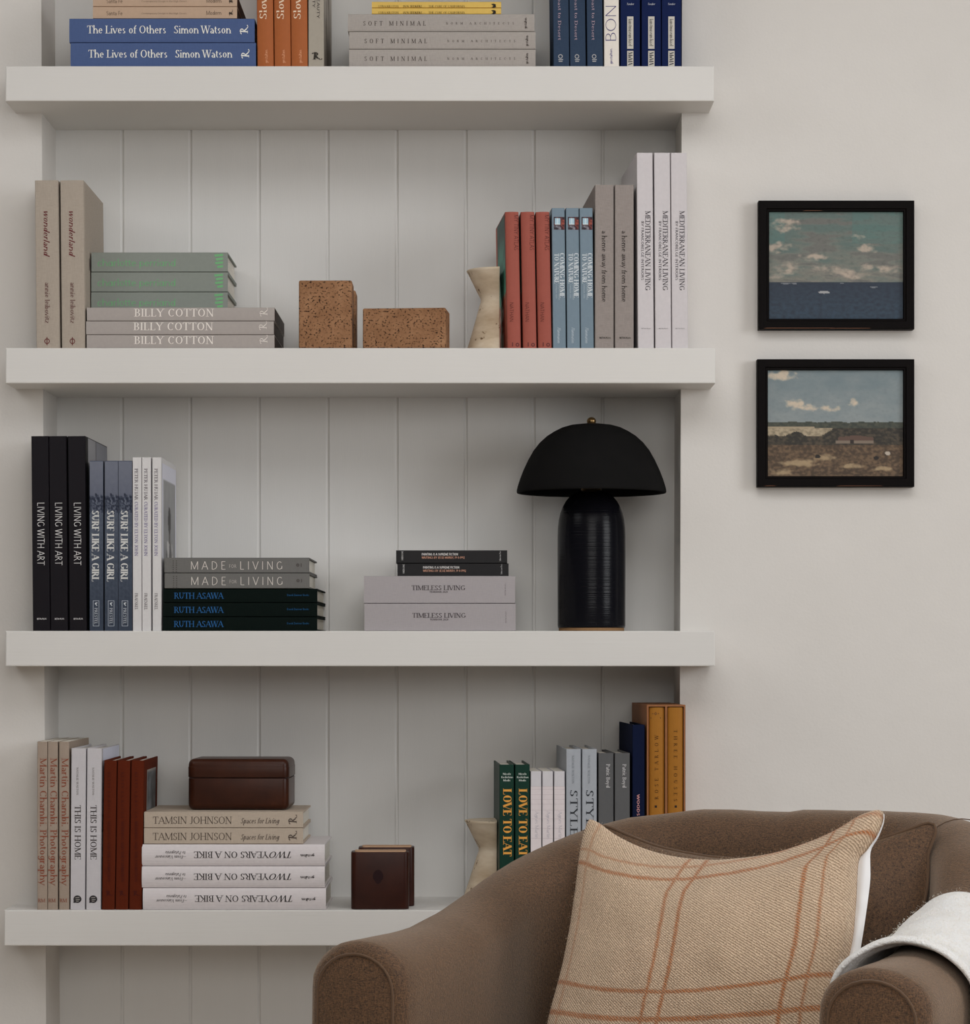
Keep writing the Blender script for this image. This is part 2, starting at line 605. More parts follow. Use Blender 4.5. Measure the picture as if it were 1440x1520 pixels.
def make_shelf(k):
    yt, yb, xl, xr = SH[k]
    x0, x1 = (xl - VX) * M0, (xr - VX) * M0
    mid = (yt + yb) / 2 - 170
    nl, nr = (62 + mid * .0047 - VX) * YW / F - .0006, (1012 - mid * .003 - VX) * YW / F + .0006
    z0, z1 = zpx(yb), zpx(yt)
    pts = [(x0, D), (x1, D), (x1, YW), (nr, YW), (nr, YN), (nl, YN), (nl, YW), (x0, YW)]
    bm = bmesh.new()
    lo = [bm.verts.new((x, y, z0)) for x, y in pts]
    hi = [bm.verts.new((x, y, z1)) for x, y in pts]
    bm.faces.new(list(reversed(lo)))
    bm.faces.new(hi)
    for i in range(8):
        j = (i + 1) % 8
        bm.faces.new((lo[i], lo[j], hi[j], hi[i]))
    es = [e for e in bm.edges if all(v.co.y < D + 1e-4 for v in e.verts)]
    bmesh.ops.bevel(bm, geom=es, offset=0.0018, segments=2, profile=0.5, affect='EDGES')
    o = from_bm('shelf', bm, SHELF)
    return tag(o, sl[k], 'shelf', 'white floating shelves across the niche')


for k in SH:
    make_shelf(k)

# ------------------------------------------------------------------ books
PAGES = plain(206, 200, 190, 0.8, 0.1)
t = NT('page_edges')
pf = t.noise(1.0, 2, 0.5, stretch=(1400, 60, 1400))
PAGES = t.set(t.mix(pf, rgb(176, 170, 160), rgb(212, 207, 198)), 0.85, 0.1)
t = NT('dark_page_edges')
pf = t.noise(60, 3)
DARKP = t.set(t.mix(pf, rgb(26, 20, 18), rgb(74, 62, 54)), 0.6, 0.2)


class Book:
    pass


def extrude_profile(name, prof, L, orient, mat, parent, z_in=0.0, smooth=False):
    """closed profile (a, y) run along the long axis; a is the thickness axis"""
    v, n = [], len(prof)
    for s in (z_in, L - z_in):
        for a, y in prof:
            v.append((a, y, s) if orient == 'stand' else (s - L / 2, y, a))
    f = [(i, (i + 1) % n, n + (i + 1) % n, n + i) for i in range(n)]
    tri = tessellate_polygon([[Vector((a, y, 0)) for a, y in prof]])
    f += [tuple(t) for t in tri] + [tuple(n + i for i in t) for t in tri]
    bm = bmesh.new()
    vs = [bm.verts.new(p) for p in v]
    for q in f:
        if len(set(q)) == len(q):
            bm.faces.new([vs[i] for i in q])
    return from_bm(name, bm, mat, parent, smooth)


def arc_spine(T, bulge, r=0.0016, n=8):
    """front outline of a spine from -T/2 to T/2: (a, y)"""
    out = []
    for i in range(n + 1):
        a = -T / 2 + T * i / n
        y = -bulge * (1 - (2 * a / T) ** 2)
        out.append((a, y))
    a0, y0 = out[0]
    out[0] = (a0 + r * .45, y0)
    out.insert(0, (a0, y0 + r))
    a1, y1 = out[-1]
    out[-1] = (a1 - r * .45, y1)
    out.append((a1, y1 + r))
    return out


def make_book(b):
    T, L, dp, o = b.T, b.L, b.depth, b.orient
    bd = 0.0024 if b.hard else 0.0007
    root = empty('book', (0, 0, 0))
    sp = arc_spine(T, b.bulge)
    g = 0.0009 if b.groove else 0.0
    hinge_r = [(T / 2, .004), (T / 2 - g, .0065), (T / 2 - g, .0085), (T / 2, .011)] if g else []
    hinge_l = [(-T / 2, .011), (-T / 2 + g, .0085), (-T / 2 + g, .0065), (-T / 2, .004)] if g else []
    prof = sp + hinge_r + [(T / 2, dp), (T / 2 - bd, dp), (T / 2 - bd, bd + .0005),
                           (-T / 2 + bd, bd + .0005), (-T / 2 + bd, dp), (-T / 2, dp)] + hinge_l
    z0 = 0.0
    if o == 'lie':
        prof = [(a + T / 2, y) for a, y in prof]
    cov = extrude_profile('cover', prof, L, o, b.mat, root)
    ins = 0.0035 if b.hard else 0.0004
    e = 0.00005
    pg = [(T / 2 - bd - e, bd + .0008), (T / 2 - bd - e, dp - ins), (-T / 2 + bd + e, dp - ins), (-T / 2 + bd + e, bd + .0008)]
    if o == 'lie':
        pg = [(a + T / 2, y) for a, y in pg]
    extrude_profile('page_block', pg, L, o, b.pages, root, z_in=ins)
    x0, x1, y0, y1 = b.ref
    xc = (x0 + x1) / 2

    def to3(px, py, lift=.0004):
        fr = (y1 - py) / max(1.0, (y1 - y0))
        xx = (px - xc + (b.lean_px * fr if o == 'stand' else 0)) * b.m
        zz = (y1 - py) * b.m
        a = xx if o == 'stand' else zz - T / 2
        bl = -b.bulge * max(0.0, 1 - (2 * a / T) ** 2)
        return Vector((xx, bl - lift, zz))
    b.to3 = to3
    names = {}
    for tx in b.texts:
        s, rect, orient, style, colour = tx[:5]
        track = tx[5] if len(tx) > 5 else 0.0
        nm = tx[6] if len(tx) > 6 else 'spine_title'
        v, f = [], []
        for q in text_quads(s, style, rect, orient, track):
            k = len(v)
            p = [to3(*c) for c in q]
            if (p[1] - p[0]).cross(p[2] - p[0]).y > 0:
                p.reverse()
            v += p
            f.append((k, k + 1, k + 2, k + 3))
        mesh(nm, v, f, plain(*colour, 0.6, 0.1), cov)
    for fn in b.extras:
        fn(b, cov)
    return root


def patch(name, px_rect, colour, lift=.0003):
    """a flat printed label on the spine"""
    def fn(b, root):
        x0, y0, x1, y1 = px_rect
        p = [b.to3(x, y, lift) for x, y in ((x0, y1), (x1, y1), (x1, y0), (x0, y0))]
        return mesh(name, p, [(0, 1, 2, 3)], plain(*colour), root)
    return fn


def quads_patch(name, polys, colour, lift=.0004):
    def fn(b, root):
        v, f = [], []
        for poly in polys:
            k = len(v)
            p = [b.to3(x, y, lift) for x, y in poly]
            if (p[1] - p[0]).cross(p[2] - p[0]).y > 0:
                p.reverse()
            v += p
            f.append(tuple(range(k, k + len(p))))
        return mesh(name, v, f, plain(*colour, 0.6, 0.2), root)
    return fn


def frame_lines(name, r, w, colour):
    x0, y0, x1, y1 = r
    P = lambda a, b, c, d: [(a, d), (c, d), (c, b), (a, b)]
    return quads_patch(name, [P(x0, y0, x1, y0 + w), P(x0, y1 - w, x1, y1), P(x0, y0, x0 + w, y1), P(x1 - w, y0, x1, y1)], colour)


def ring(cx, cy, r0, r1, n=18):
    out = []
    for i in range(n):
        a, c = 2 * math.pi * i / n, 2 * math.pi * (i + 1) / n
        out.append([(cx + r0 * math.cos(a), cy + r0 * math.sin(a)), (cx + r1 * math.cos(a), cy + r1 * math.sin(a)),
                    (cx + r1 * math.cos(c), cy + r1 * math.sin(c)), (cx + r0 * math.cos(c), cy + r0 * math.sin(c))])
    return out


def spine_picture(name, px_rect, nx, ny, fn_):
    def fn(b, root):
        x0, y0, x1, y1 = px_rect
        c = b.to3(x0, y0, .0003)
        return picture(name, c, b.to3(x1, y0, .0003) - c, b.to3(x0, y1, .0003) - c, nx, ny, fn_, root)
    return fn


def cover_picture(name, side, ya, yb, za, zb, nx, ny, fn_):
    """picture on the front or back board: depths ya..yb, heights za..zb from the top (fractions)"""
    def fn(b, root):
        x = (b.T / 2 + .0003) * side
        L, dp = b.L, b.depth
        c = Vector((x, ya * dp, L * (1 - za)))
        return picture(name, c, (0, (yb - ya) * dp, 0), (0, 0, -(zb - za) * L), nx, ny, fn_, root)
    return fn


def cover_text(name, s, style, side, ya, yb, z0, z1, colour):
    """lettering on a board of a standing book; metres from spine / base"""
    def fn(b, root):
        x = (b.T / 2 + .0004) * side
        v, f = [], []
        for q in text_quads(s, style, (0, 0, 1, 1), 'h'):
            k = len(v)
            v += [Vector((x, ya + p[0] * (yb - ya), z0 + (1 - p[1]) * (z1 - z0))) for p in q]
            f.append((k, k + 1, k + 2, k + 3))
        return mesh(name, v, f, plain(*colour), root)
    return fn


def books(orient, shelf, rects, mat, texts=(), labels=(), group='', off=0.008, depth=0.215, hard=True, groove=False,
          bulge=0.0, pages=None, lean=0.0, yaw=0.0, base=None, T=None, L=None, extras=(), ref=0, cat='book'):
    b = Book()
    b.orient, b.mat, b.depth, b.hard, b.groove, b.bulge = orient, mat, depth, hard, groove, bulge
    b.pages = pages or PAGES
    b.texts, b.extras, b.lean_px = texts, extras, lean
    b.ref = rects[ref]
    yf = D + off
    b.m = yf / F
    zb = SZ[shelf] if base is None else base
    if orient == 'stand':
        b.T = T or (sum(r[1] - r[0] for r in rects) / len(rects) - 0.8) * b.m
        b.L = zpx(b.ref[2], yf) - zb
    else:
        b.T = T or sum(r[3] - r[2] for r in rects) / len(rects) * b.m
        b.L = L or (b.ref[1] - b.ref[0]) * b.m
    proto = make_book(b)
    out = []
    an = -math.atan2(lean, (b.ref[3] - b.ref[2])) if orient == 'stand' else 0.0
    for i, r in enumerate(rects):
        o = proto if i == 0 else copy_tree(proto)
        x = ((r[0] + r[1]) / 2 - VX) * b.m
        if orient == 'stand':
            o.location = (x, yf, zb + b.T / 2 * abs(math.sin(an)) + .0001)
            yw = yaw[i] if isinstance(yaw, (list, tuple)) else yaw
            o.rotation_euler = (0, an, math.radians(yw))
        else:
            jit = (i * 37 % 5 - 2) * 0.0006
            o.location = (x, yf + jit, zb + .0001 + i * (b.T + .0005))
        tag(o, labels[i], cat, group)
        out.append(o)
    b.top = zb + len(rects) * (b.T + .0005)
    return b.top

WHITE, INK = (214, 210, 204), (44, 40, 40)

# ---- top shelf
blue_top = books('lie', 1, [(105, 380, 62, 97.5), (103, 378, 25.5, 61.5)], cloth(70, 86, 124, .07),
    [('The Lives of Others', (131.5, 72.5, 249, 84), 'h', 'serif', WHITE), ('Simon Watson', (260, 72.5, 345, 84), 'h', 'serif', WHITE, 0, 'author_name'),
     ('&', (358, 72, 370, 86), 'u', 'serif', WHITE, 0, 'publisher_mark')],
    ['blue cloth book lying at the bottom of the stack on the top shelf', 'upper blue cloth book of the stack, directly under the tan books'],
    'blue books stacked on the top shelf', bulge=0.0008, depth=.22)
books('lie', 1, [(138, 352, 8, 26), (138, 352, -10.5, 7.5)], plain(169, 145, 125, .6),
    [('Santa Fe', (158, 15, 182, 21), 'h', 'light', (70, 60, 50)), ('Contemporary Design in the High Desert', (210, 17, 277, 19.5), 'h', 'light', (110, 95, 80), 0, 'subtitle'),
     ('Modern', (306, 14.5, 329, 20.5), 'h', 'light', (70, 60, 50)), ('&', (340, 13, 345.5, 22), 'u', 'bold', (60, 50, 42), 0, 'publisher_mark')],
    ['tan book lying directly on the two blue books', 'upper tan book over its twin, cut off by the top picture edge'],
    'tan books on top of the blue books', base=blue_top, off=.012, depth=.2, pages=DARKP, hard=False, T=.0196)
books('stand', 1, [(381.5, 407, -160, 98), (407, 432.5, -160, 98), (432.5, 457, -160, 98)], plain(148, 83, 44, .5),
    [('Slow', (385.5, -10, 396, 28), 'u', 'serif', (214, 190, 168)), ('gestalten', (393, 73, 397.5, 93), 'u', 'sans', (196, 140, 106), 0, 'publisher_mark')],
    ['orange standing book, next to the blue stack', 'orange standing book, in the middle of three', 'orange standing book, touching the grey spine'],
    'orange books on the top shelf', bulge=.0022, lean=2.5, depth=.21)


def streaks(u, v):
    n = fbm(u * 9, v * 2.5, 3)
    return lerp3((150, 143, 134), (58, 47, 42), .45 + n * .9 - abs(u - .55) * .7)


books('stand', 1, [(457.3, 481.3, -185, 98)], plain(150, 143, 132, .6),
    [('THE POWER OF BEAUTY', (470.5, -75, 474.5, 26), 'd', 'sans', (52, 48, 46)), ('AND AUTHENTICITY', (464, -78, 468, 10), 'd', 'sans', (52, 48, 46), 0, 'subtitle'),
     ('&', (462, 76, 478, 87), 'h', 'bold', (56, 52, 48), 0, 'publisher_mark')],
    ['grey standing book with a swash R, right of the orange books'], 'grey book on the top shelf', depth=.225,
    extras=[cover_picture('cover_photo', 1, .02, .98, 0, 1, 24, 60, streaks)])
soft_top = books('lie', 1, [(518.5, 795, 73, 98), (519, 794.5, 46, 72.5), (516.5, 793, 18.5, 45)], cloth(150, 144, 139, .1),
    [('SOFT MINIMAL', (541, 83, 634, 89.5), 'h', 'serif', (66, 57, 54), .55), ('NORM', (664, 84.5, 689, 88), 'h', 'serif', (80, 72, 70), 1.1, 'author_name'),
     ('ARCHITECTS', (699, 84.5, 765, 88), 'h', 'serif', (80, 72, 70), 1.1, 'author_name'), ('gestalten', (780, 78, 784, 94), 'u', 'bold', (70, 62, 60), 0, 'publisher_mark')],
    ['greyish linen book lying lowest of the three under the yellow books', 'greyish linen book lying in the middle of the three under the yellow books', 'greyish linen book lying uppermost of the three, touching the yellow books'],
    'grey linen books stacked on the top shelf', bulge=.0016, depth=.225, groove=True)
bird = [[(729, 12.2), (733, 11.6), (736.5, 13), (735, 14.6), (731, 13.8)], [(731.5, 14.5), (735.8, 14.2), (736.5, 16.5), (733, 18), (729.5, 17), (732, 16)]]
books('lie', 1, [(552, 744, 8.9, 17.8), (552, 744, -.5, 8.5)], plain(196, 164, 84, .5),
    [('LYRA KILSTON', (562, 14, 592, 17), 'h', 'serif', (96, 78, 40)), ('SUN SEEKERS _', (598, 14, 632, 17), 'h', 'bold', (96, 78, 40)),
     ('THE CURE OF CALIFORNIA', (636, 14, 690, 17), 'h', 'serif', (96, 78, 40), 0, 'subtitle')],
    ['thin yellow book lying directly on the grey linen books', 'thin yellow book lying at the very top edge of the picture'],
    'yellow books on the top shelf', base=soft_top, off=.014, depth=.16, hard=False, T=.0102, extras=[quads_patch('publisher_mark', bird, (30, 26, 22))])
amp = ring(832, 82, 2.2, 3.4, 10) + [[(829, 86), (836, 86), (836, 87.4), (829, 87.4)], [(829.5, 88.6), (835, 88.6), (835, 90), (829.5, 90)]]
books('stand', 1, [(821.7, 845.3, -170, 97.5), (846, 870, -170, 97.5), (871, 896, -170, 97.5)], cloth(47, 60, 79, .1),
    [('Living in Morocco from Coast to Desert', (828.5, -120, 833, 58), 'd', 'serif', (150, 132, 142))],
    ['slate blue standing book, leftmost of three beside the white spine', 'slate blue standing book, between its two twins', 'slate blue standing book, touching the white spine with purple letters'],
    'slate blue books on the top shelf', lean=3, depth=.22, extras=[quads_patch('publisher_mark', amp, (150, 150, 152))])
books('stand', 1, [(896.5, 919.5, -150, 98)], plain(206, 200, 192, .5),
    [('BON VOYAGE', (899, -115, 914.5, 62), 'u', 'hair', (58, 52, 104)), ('gestalten', (905, 71, 909, 94), 'u', 'sans', (72, 64, 120), 0, 'publisher_mark')],
    ['white standing book with tall thin purple letters, beside the navy books'], 'white book on the top shelf', bulge=.0005, lean=1)
books('stand', 1, [(920.3, 951.2, -165, 97), (952, 982, -165, 97), (982.7, 1011, -165, 97)], cloth(21, 31, 66, .06),
    [('kunstmuseum basel', (933, 26, 938.5, 66), 'd', 'bold', (88, 84, 80), 0, 'label_text'), ('MoMA', (932.5, 75, 939, 94), 'd', 'bold', (24, 24, 34), 0, 'publisher_mark'),
     ('Taeuber', (930, 2, 941, 5), 'h', 'italic', (170, 172, 180))],
    ['navy standing book with pale spine labels, touching the white spine', 'navy standing book with pale spine labels, between its two twins', 'navy standing book with pale spine labels, rightmost on the top shelf'],
    'navy books on the top shelf', depth=.21, extras=[patch('spine_label', (931, 22, 940.3, 70), (178, 174, 166)), patch('spine_label', (931, 73, 940.3, 96), (178, 174, 166))], yaw=.8)

# ---- second shelf
phi = ring(70, 505.5, 2.9, 4.1, 16) + [[(69.4, 499.5), (70.6, 499.5), (70.6, 511.5), (69.4, 511.5)]]
WON = dict(lean=2.6, depth=.232, groove=True, bulge=.0006, hard=True)
books('stand', 2, [(54.3, 89, 268, 516), (91, 127.5, 270, 516)], cloth(152, 142, 131, .1),
    [('wonderland', (65, 311, 73.5, 378), 'd', 'italic', (98, 50, 52)), ('annie leibovitz', (67, 418, 74, 479), 'd', 'serif', (92, 62, 60), 0, 'author_name')],
    ['beige linen standing book at the left end of the second shelf', 'beige linen standing book whose side cover shows, against the green-lettered stack'],
    'beige linen books on the second shelf', extras=[quads_patch('publisher_mark', phi, (96, 48, 48)),
    cover_text('cover_title', 'wonderland', 'italic', 1, .05, .205, .135, .165, (92, 80, 78))], **WON)
billy_top = books('lie', 2, [(129, 407.5, 495.5, 516), (127.8, 406.5, 475, 494.5), (128.5, 408, 454, 474)], plain(150, 143, 139, .5),
    [('BILLY COTTON', (199.5, 498, 317.5, 509.5), 'h', 'serif', (210, 204, 198), .05), ('&', (385.5, 496.5, 397, 510), 'u', 'fine', (206, 200, 194), 0, 'publisher_mark')],
    ['grey book with white capitals, lowest of the stack on the second shelf', 'grey book with white capitals, in the middle of its three', 'grey book with white capitals, just under the green-lettered books'],
    'grey books with white lettering, stacked', pages=DARKP, depth=.225, bulge=.0006, hard=False)
gl = []
for i, (a, c, w) in enumerate([(318, 331, 4), (320, 331, 3), (319, 331, 3), (322, 331, 3)]):
    yy = 402 + i * 5.6
    gl.append([(a + 1, yy + 4.6), (c, yy + 3.4), (c, yy), (a, yy + 1.2)])
books('lie', 2, [(135.5, 338, 430.5, 460), (135.5, 338, 400.5, 430), (135.5, 338, 370, 399.5)], plain(121, 126, 120, .55),
    [('ch@rlotte perri@nd', (144, 441, 261.5, 451.5), 'h', 'light', (104, 156, 112), -.04)],
    ['grey-green book with green lettering, lowest of its three, on the white-lettered stack', 'grey-green book with green lettering, in the middle of its three', 'grey-green book with green lettering, topmost of the stack'],
    'grey-green books with green lettering', base=billy_top, off=.07, depth=.165, T=.0326,
    extras=[quads_patch('publisher_mark', [[(x, y + 31) for x, y in q] for q in gl], (104, 160, 112))])


def teal_cover(u, v):
    n = fbm(u * 3, v * 6, 1)
    if u > .86:
        return (158, 84, 72)
    if v > .62 + n * .1:
        return lerp3((150, 76, 62), (176, 166, 156), n * 2) if n < .2 else (196, 190, 182)
    return lerp3((60, 78, 76), (92, 160, 142), v * 1.6 + n * .4)


atlas = dict(bulge=.0028, lean=3.6, depth=.18)
ringy = ring(768, 511, 1.6, 2.9, 10) + [[(760, 507.5), (761.3, 507.5), (761.3, 513.5), (760, 513.5)]]
books('stand', 2, [(752.5, 774.3, 315, 516), (776, 797.3, 315, 516), (799, 819, 315, 516)], plain(140, 74, 63, .5),
    [('MY TINY ATLAS', (763, 318, 769.5, 371), 'd', 'light', (60, 28, 28)), ('NATHAN', (756.5, 448, 762, 477), 'd', 'light', (60, 28, 28), 0, 'author_name')],
    ['salmon red standing book with a teal picture on its side, beside the travertine bookend', 'salmon red standing book, between its two twins', 'salmon red standing book, touching the pale blue books'],
    'salmon red books on the second shelf', yaw=[4.5, 3.0, 3.0], extras=[quads_patch('publisher_mark', ringy, (84, 42, 42)), cover_picture('cover_photo', -1, .05, .99, .01, .99, 16, 40, teal_cover)], **atlas)


def room_photo(u, v):
    n = fbm(u * 5, v * 5, 9)
    if .12 < u < .62 and .08 < v < .62:
        return (150, 176, 190) if (abs(u - .38) > .04 and v < .55) else (190, 200, 204)
    if u > .66 and v > .2:
        return lerp3((150, 74, 58), (60, 30, 36), v + n)
    if v > .68:
        return lerp3((120, 116, 124), (40, 34, 40), .4 + n * 1.5)
    return lerp3((40, 30, 36), (90, 50, 50), .5 + n)


books('stand', 2, [(820, 841.3, 309, 516), (842, 861.3, 309, 516), (862, 882, 309, 516)], plain(105, 121, 133, .5),
    [('COMING HOME', (831, 374, 838, 441), 'd', 'bold', (186, 192, 196)), ('TO NATURE', (823, 375, 829.8, 420), 'd', 'bold', (186, 192, 196)),
     ('The French Art of Countryfication', (829, 421, 832, 444), 'd', 'fine', (166, 176, 184), 0, 'subtitle'), ('Living in style', (825, 421, 827.5, 442), 'd', 'fine', (166, 176, 184), 0, 'subtitle'),
     ('Flammarion', (827.5, 485, 832, 508), 'd', 'italic', (170, 180, 188), 0, 'publisher_mark')],
    ['pale blue standing book with a small photo on its spine, touching the salmon books', 'pale blue standing book with a small photo on its spine, between its two twins', 'pale blue standing book with a small photo on its spine, touching the grey linen book'],
    'pale blue books on the second shelf', lean=2, depth=.19, yaw=3.0, extras=[spine_picture('spine_photo', (822, 321, 838, 340), 14, 16, room_photo)])
books('stand', 2, [(882.6, 912, 274.5, 516), (912.7, 941, 274.5, 516)], cloth(133, 125, 121, .17),
    [('a home away from home', (893.5, 341, 901, 447), 'd', 'serif', (48, 42, 40)), ('BETA-PLUS', (890, 499, 907, 501.6), 'h', 'heavy', (40, 36, 34), 0, 'publisher_mark')],
    ['grey linen standing book with black lowercase title, beside the pale blue books', 'grey linen standing book with black lowercase title, beside the tall white books'],
    'grey linen books on the second shelf', depth=.225, groove=True, yaw=3.0)
books('stand', 2, [(946, 972, 227, 515), (972.5, 997.3, 227, 515), (998, 1021.5, 227, 515)], plain(183, 178, 180, .35),
    [('MEDITERRANEAN LIVING', (958, 311, 965.5, 429), 'd', 'serif', (60, 56, 60)), ('BY FRANCOBELGE INTERIORS', (952, 326, 955.7, 414), 'd', 'sans', (70, 66, 70), 0, 'subtitle'),
     ('BETA-PLUS', (952, 484.8, 966, 486.2), 'h', 'sans', (96, 92, 96), 0, 'publisher_mark')],
    ['tall white standing book beside the grey linen book', 'tall white standing book, between its two twins', 'tall white standing book at the right end of the second shelf'],
    'tall white books on the second shelf', lean=2.0, depth=.235, yaw=3.1)

# ---- third shelf


def gallery(u, v):
    return (92, 90, 92) if abs(u - .47) < .012 else ((22, 20, 22) if u < .12 else (132, 131, 134) if u < .47 else (122, 122, 128))


books('stand', 3, [(48.8, 74.6, 647.5, 936), (75.2, 101, 647.5, 936), (101.8, 130.3, 647.5, 936)], plain(18, 15, 20, .45),
    [('LIVING WITH ART', (55.5, 745, 66, 839), 'd', 'light', (202, 200, 200)), ('BETA-PLUS', (55, 917, 69, 919.4), 'h', 'heavy', (190, 188, 188), 0, 'publisher_mark')],
    ['tall black standing book at the left end of the third shelf', 'tall black standing book, between its two black twins', 'tall black standing book, touching the misty blue spines'],
    'tall black books on the third shelf', lean=2.6, depth=.235, yaw=-.9, extras=[cover_picture('cover_photo', 1, .01, .99, .005, .99, 50, 12, gallery)])


def surf(u, v):
    n = fbm(u * 4, v * 38, 2)
    n2 = fbm(u * 7 + 4, v * 70, 5)
    if v < .2 + n * .02:
        return lerp3((98, 102, 114), (84, 88, 102), v * 4 + n * .2)
    if v < .3 + n * .04:
        return lerp3((28, 34, 50), (92, 97, 110), .35 + n2 * 1.5)
    return lerp3((72, 79, 92), (46, 54, 68), (v - .3) * 1.6 + n2 * .35 + n * .25)


prest = [[(141, 894.5), (144.6, 893.5), (144.6, 894.7), (142.6, 896), (144.6, 898.4), (143.6, 899), (141, 896.2)]]
books('stand', 3, [(132, 154.2, 684, 936), (154.7, 176.2, 684, 936), (176.7, 195.2, 684, 936)], plain(69, 75, 90, .4),
    [('SURF LIKE A GIRL', (136.5, 757, 147, 863), 'd', 'bold', (186, 186, 184)), ('PRESTEL', (140.3, 902, 144.8, 926), 'd', 'serif', (176, 180, 186), .1, 'publisher_mark')],
    ['misty blue standing book with a wave photo on its spine, touching the black books', 'misty blue standing book with a wave photo on its spine, between its two twins', 'misty blue standing book with a wave photo on its spine, touching the thin white books'],
    'misty blue books on the third shelf', depth=.2, T=.0222, yaw=-.45, extras=[spine_picture('spine_photo', (133.2, 684.5, 153, 935.5), 16, 130, surf),
    frame_lines('logo_frame', (138, 891, 147.3, 929), .7, (150, 156, 166)), quads_patch('publisher_mark', prest, (182, 186, 190))])


def boy(u, v):
    n = fbm(u * 6, v * 8, 7)
    if u < .08 or u > .93 or v < .09:
        return (196, 196, 206)
    hx, hy = (u - .52) / .1, (v - .33) / .085
    if hx * hx + hy * hy < 1 and v < .43:
        return lerp3((70, 68, 66), (48, 46, 46), .5 + n)
    if .46 < u < .6 and .36 < v < .47:
        return (92, 90, 88)
    w = .09 + (v - .46) * .9
    if v > .46 and abs(u - .52) < min(.34, w + .08):
        return lerp3((176, 174, 172), (92, 90, 90), .35 + n * 1.3)
    return lerp3((142, 142, 142), (120, 120, 122), v + n * .4)


huj = [(197, 210.3, 679, 936), (210.8, 224.6, 679, 936), (225.2, 240.8, 679, 936)]
books('stand', 3, huj, plain(191, 189, 189, .4),
    [('PETER HUJAR ', (200, 695, 204.8, 744), 'd', 'serif', (84, 74, 82)), ('CURATED BY ELTON JOHN', (200, 744, 204.8, 825), 'd', 'serif', (98, 88, 130), 0, 'subtitle'),
     ('FRAENKEL', (200.3, 880, 204.6, 905), 'd', 'serif', (92, 84, 88), 0, 'publisher_mark')],
    ['thin white standing book, touching the misty blue books', 'thin white standing book, between its two twins', 'thin white standing book with a grey portrait photo on its side'],
    'thin white books on the third shelf', depth=.205, hard=False, lean=.4, T=.0148,
    extras=[cover_picture('cover_photo', 1, .04, .97, .03, .99, 40, 90, boy)], yaw=-.45)
ruth_top = books('lie', 3, [(242, 471, 915.3, 936.2), (242, 471, 894.6, 914.6), (242, 471, 873, 893.8)], cloth(10, 18, 16, .15),
    [('RUTH ASAWA', (258.5, 921.5, 331.5, 930.5), 'h', 'serif', (38, 84, 132)), ('David Zwirner Books', (426, 923.6, 459, 926.4), 'h', 'sans', (30, 74, 112), 0, 'publisher_mark')],
    ['very dark green book with blue lettering, lowest of the stack on the third shelf', 'very dark green book with blue lettering, in the middle of its three', 'very dark green book with blue lettering, just under the grey books'],
    'very dark green books stacked on the third shelf', depth=.235, bulge=.0005)
dots = [[(257 + c * 4.6, 854 + r * 3.2), (258.6 + c * 4.6, 854 + r * 3.2), (258.6 + c * 4.6, 855.4 + r * 3.2), (257 + c * 4.6, 855.4 + r * 3.2)] for c in range(2) for r in range(6)]
dots += ring(442.5, 861, .6, 2.6, 8) + [[(447, 858.5), (448.4, 858.5), (448.4, 863.5), (447, 863.5)]]
books('lie', 3, [(244.5, 459.5, 850, 872.5), (244, 459, 826, 848.7)], cloth(99, 98, 96, .07),
    [('MADE', (283, 855.5, 336, 867.5), 'h', 'light', (190, 184, 178), .3), ('FOR', (340.5, 860, 351.5, 865), 'h', 'light', (182, 176, 170), .1, 'spine_title'),
     ('LIVING', (356, 855.5, 420.5, 867.5), 'h', 'light', (190, 184, 178), .3)],
    ['mid grey book with thin pale capitals, lying on the dark green books', 'mid grey book with thin pale capitals, topmost of the stack beside the white spines'],
    'mid grey books on the third shelf', base=ruth_top, depth=.21, extras=[quads_patch('publisher_mark', dots, (74, 70, 68))])
time_top = books('lie', 3, [(541, 765.5, 895, 936), (540, 765, 854, 894)], cloth(149, 144, 146, .05),
    [('TIMELESS LIVING', (612, 909.5, 691.5, 916.5), 'h', 'serif', (64, 58, 60)), ('YEARBOOK 2020', (638.5, 917.8, 665.5, 920.4), 'h', 'heavy', (70, 64, 66), .1, 'subtitle'),
     ('BETA-PLUS', (750, 907, 752, 924), 'u', 'sans', (96, 90, 92), .3, 'publisher_mark')],
    ['thick pale grey book lying on the third shelf left of the black lamp', 'thick pale grey book lying just under the thin charcoal books'],
    'thick pale grey books on the third shelf', depth=.23)
books('lie', 3, [(590, 755, 839.5, 859), (588, 753, 819, 838.4)], plain(32, 31, 32, .5),
    [('PAINTING IS A SUPREME FICTION', (628, 844, 682, 847.4), 'h', 'heavy', (196, 192, 190)), ('WRITINGS BY JESSE MURRY, 1980-1992', (628, 849, 692, 852.2), 'h', 'heavy', (176, 132, 112), 0, 'subtitle'),
     ('SOBERSCOVE', (598, 841, 600.5, 855), 'u', 'heavy', (170, 168, 166), 0, 'publisher_mark'), ('Soberscove Press', (743, 840.5, 745.6, 856), 'u', 'heavy', (150, 148, 148), 0, 'publisher_mark')],
    ['thin charcoal book lying directly on the thick pale grey books', 'thin charcoal book lying topmost beside the black lamp'],
    'thin charcoal books on the third shelf', base=time_top, off=.05, depth=.15, T=.0213, hard=False)

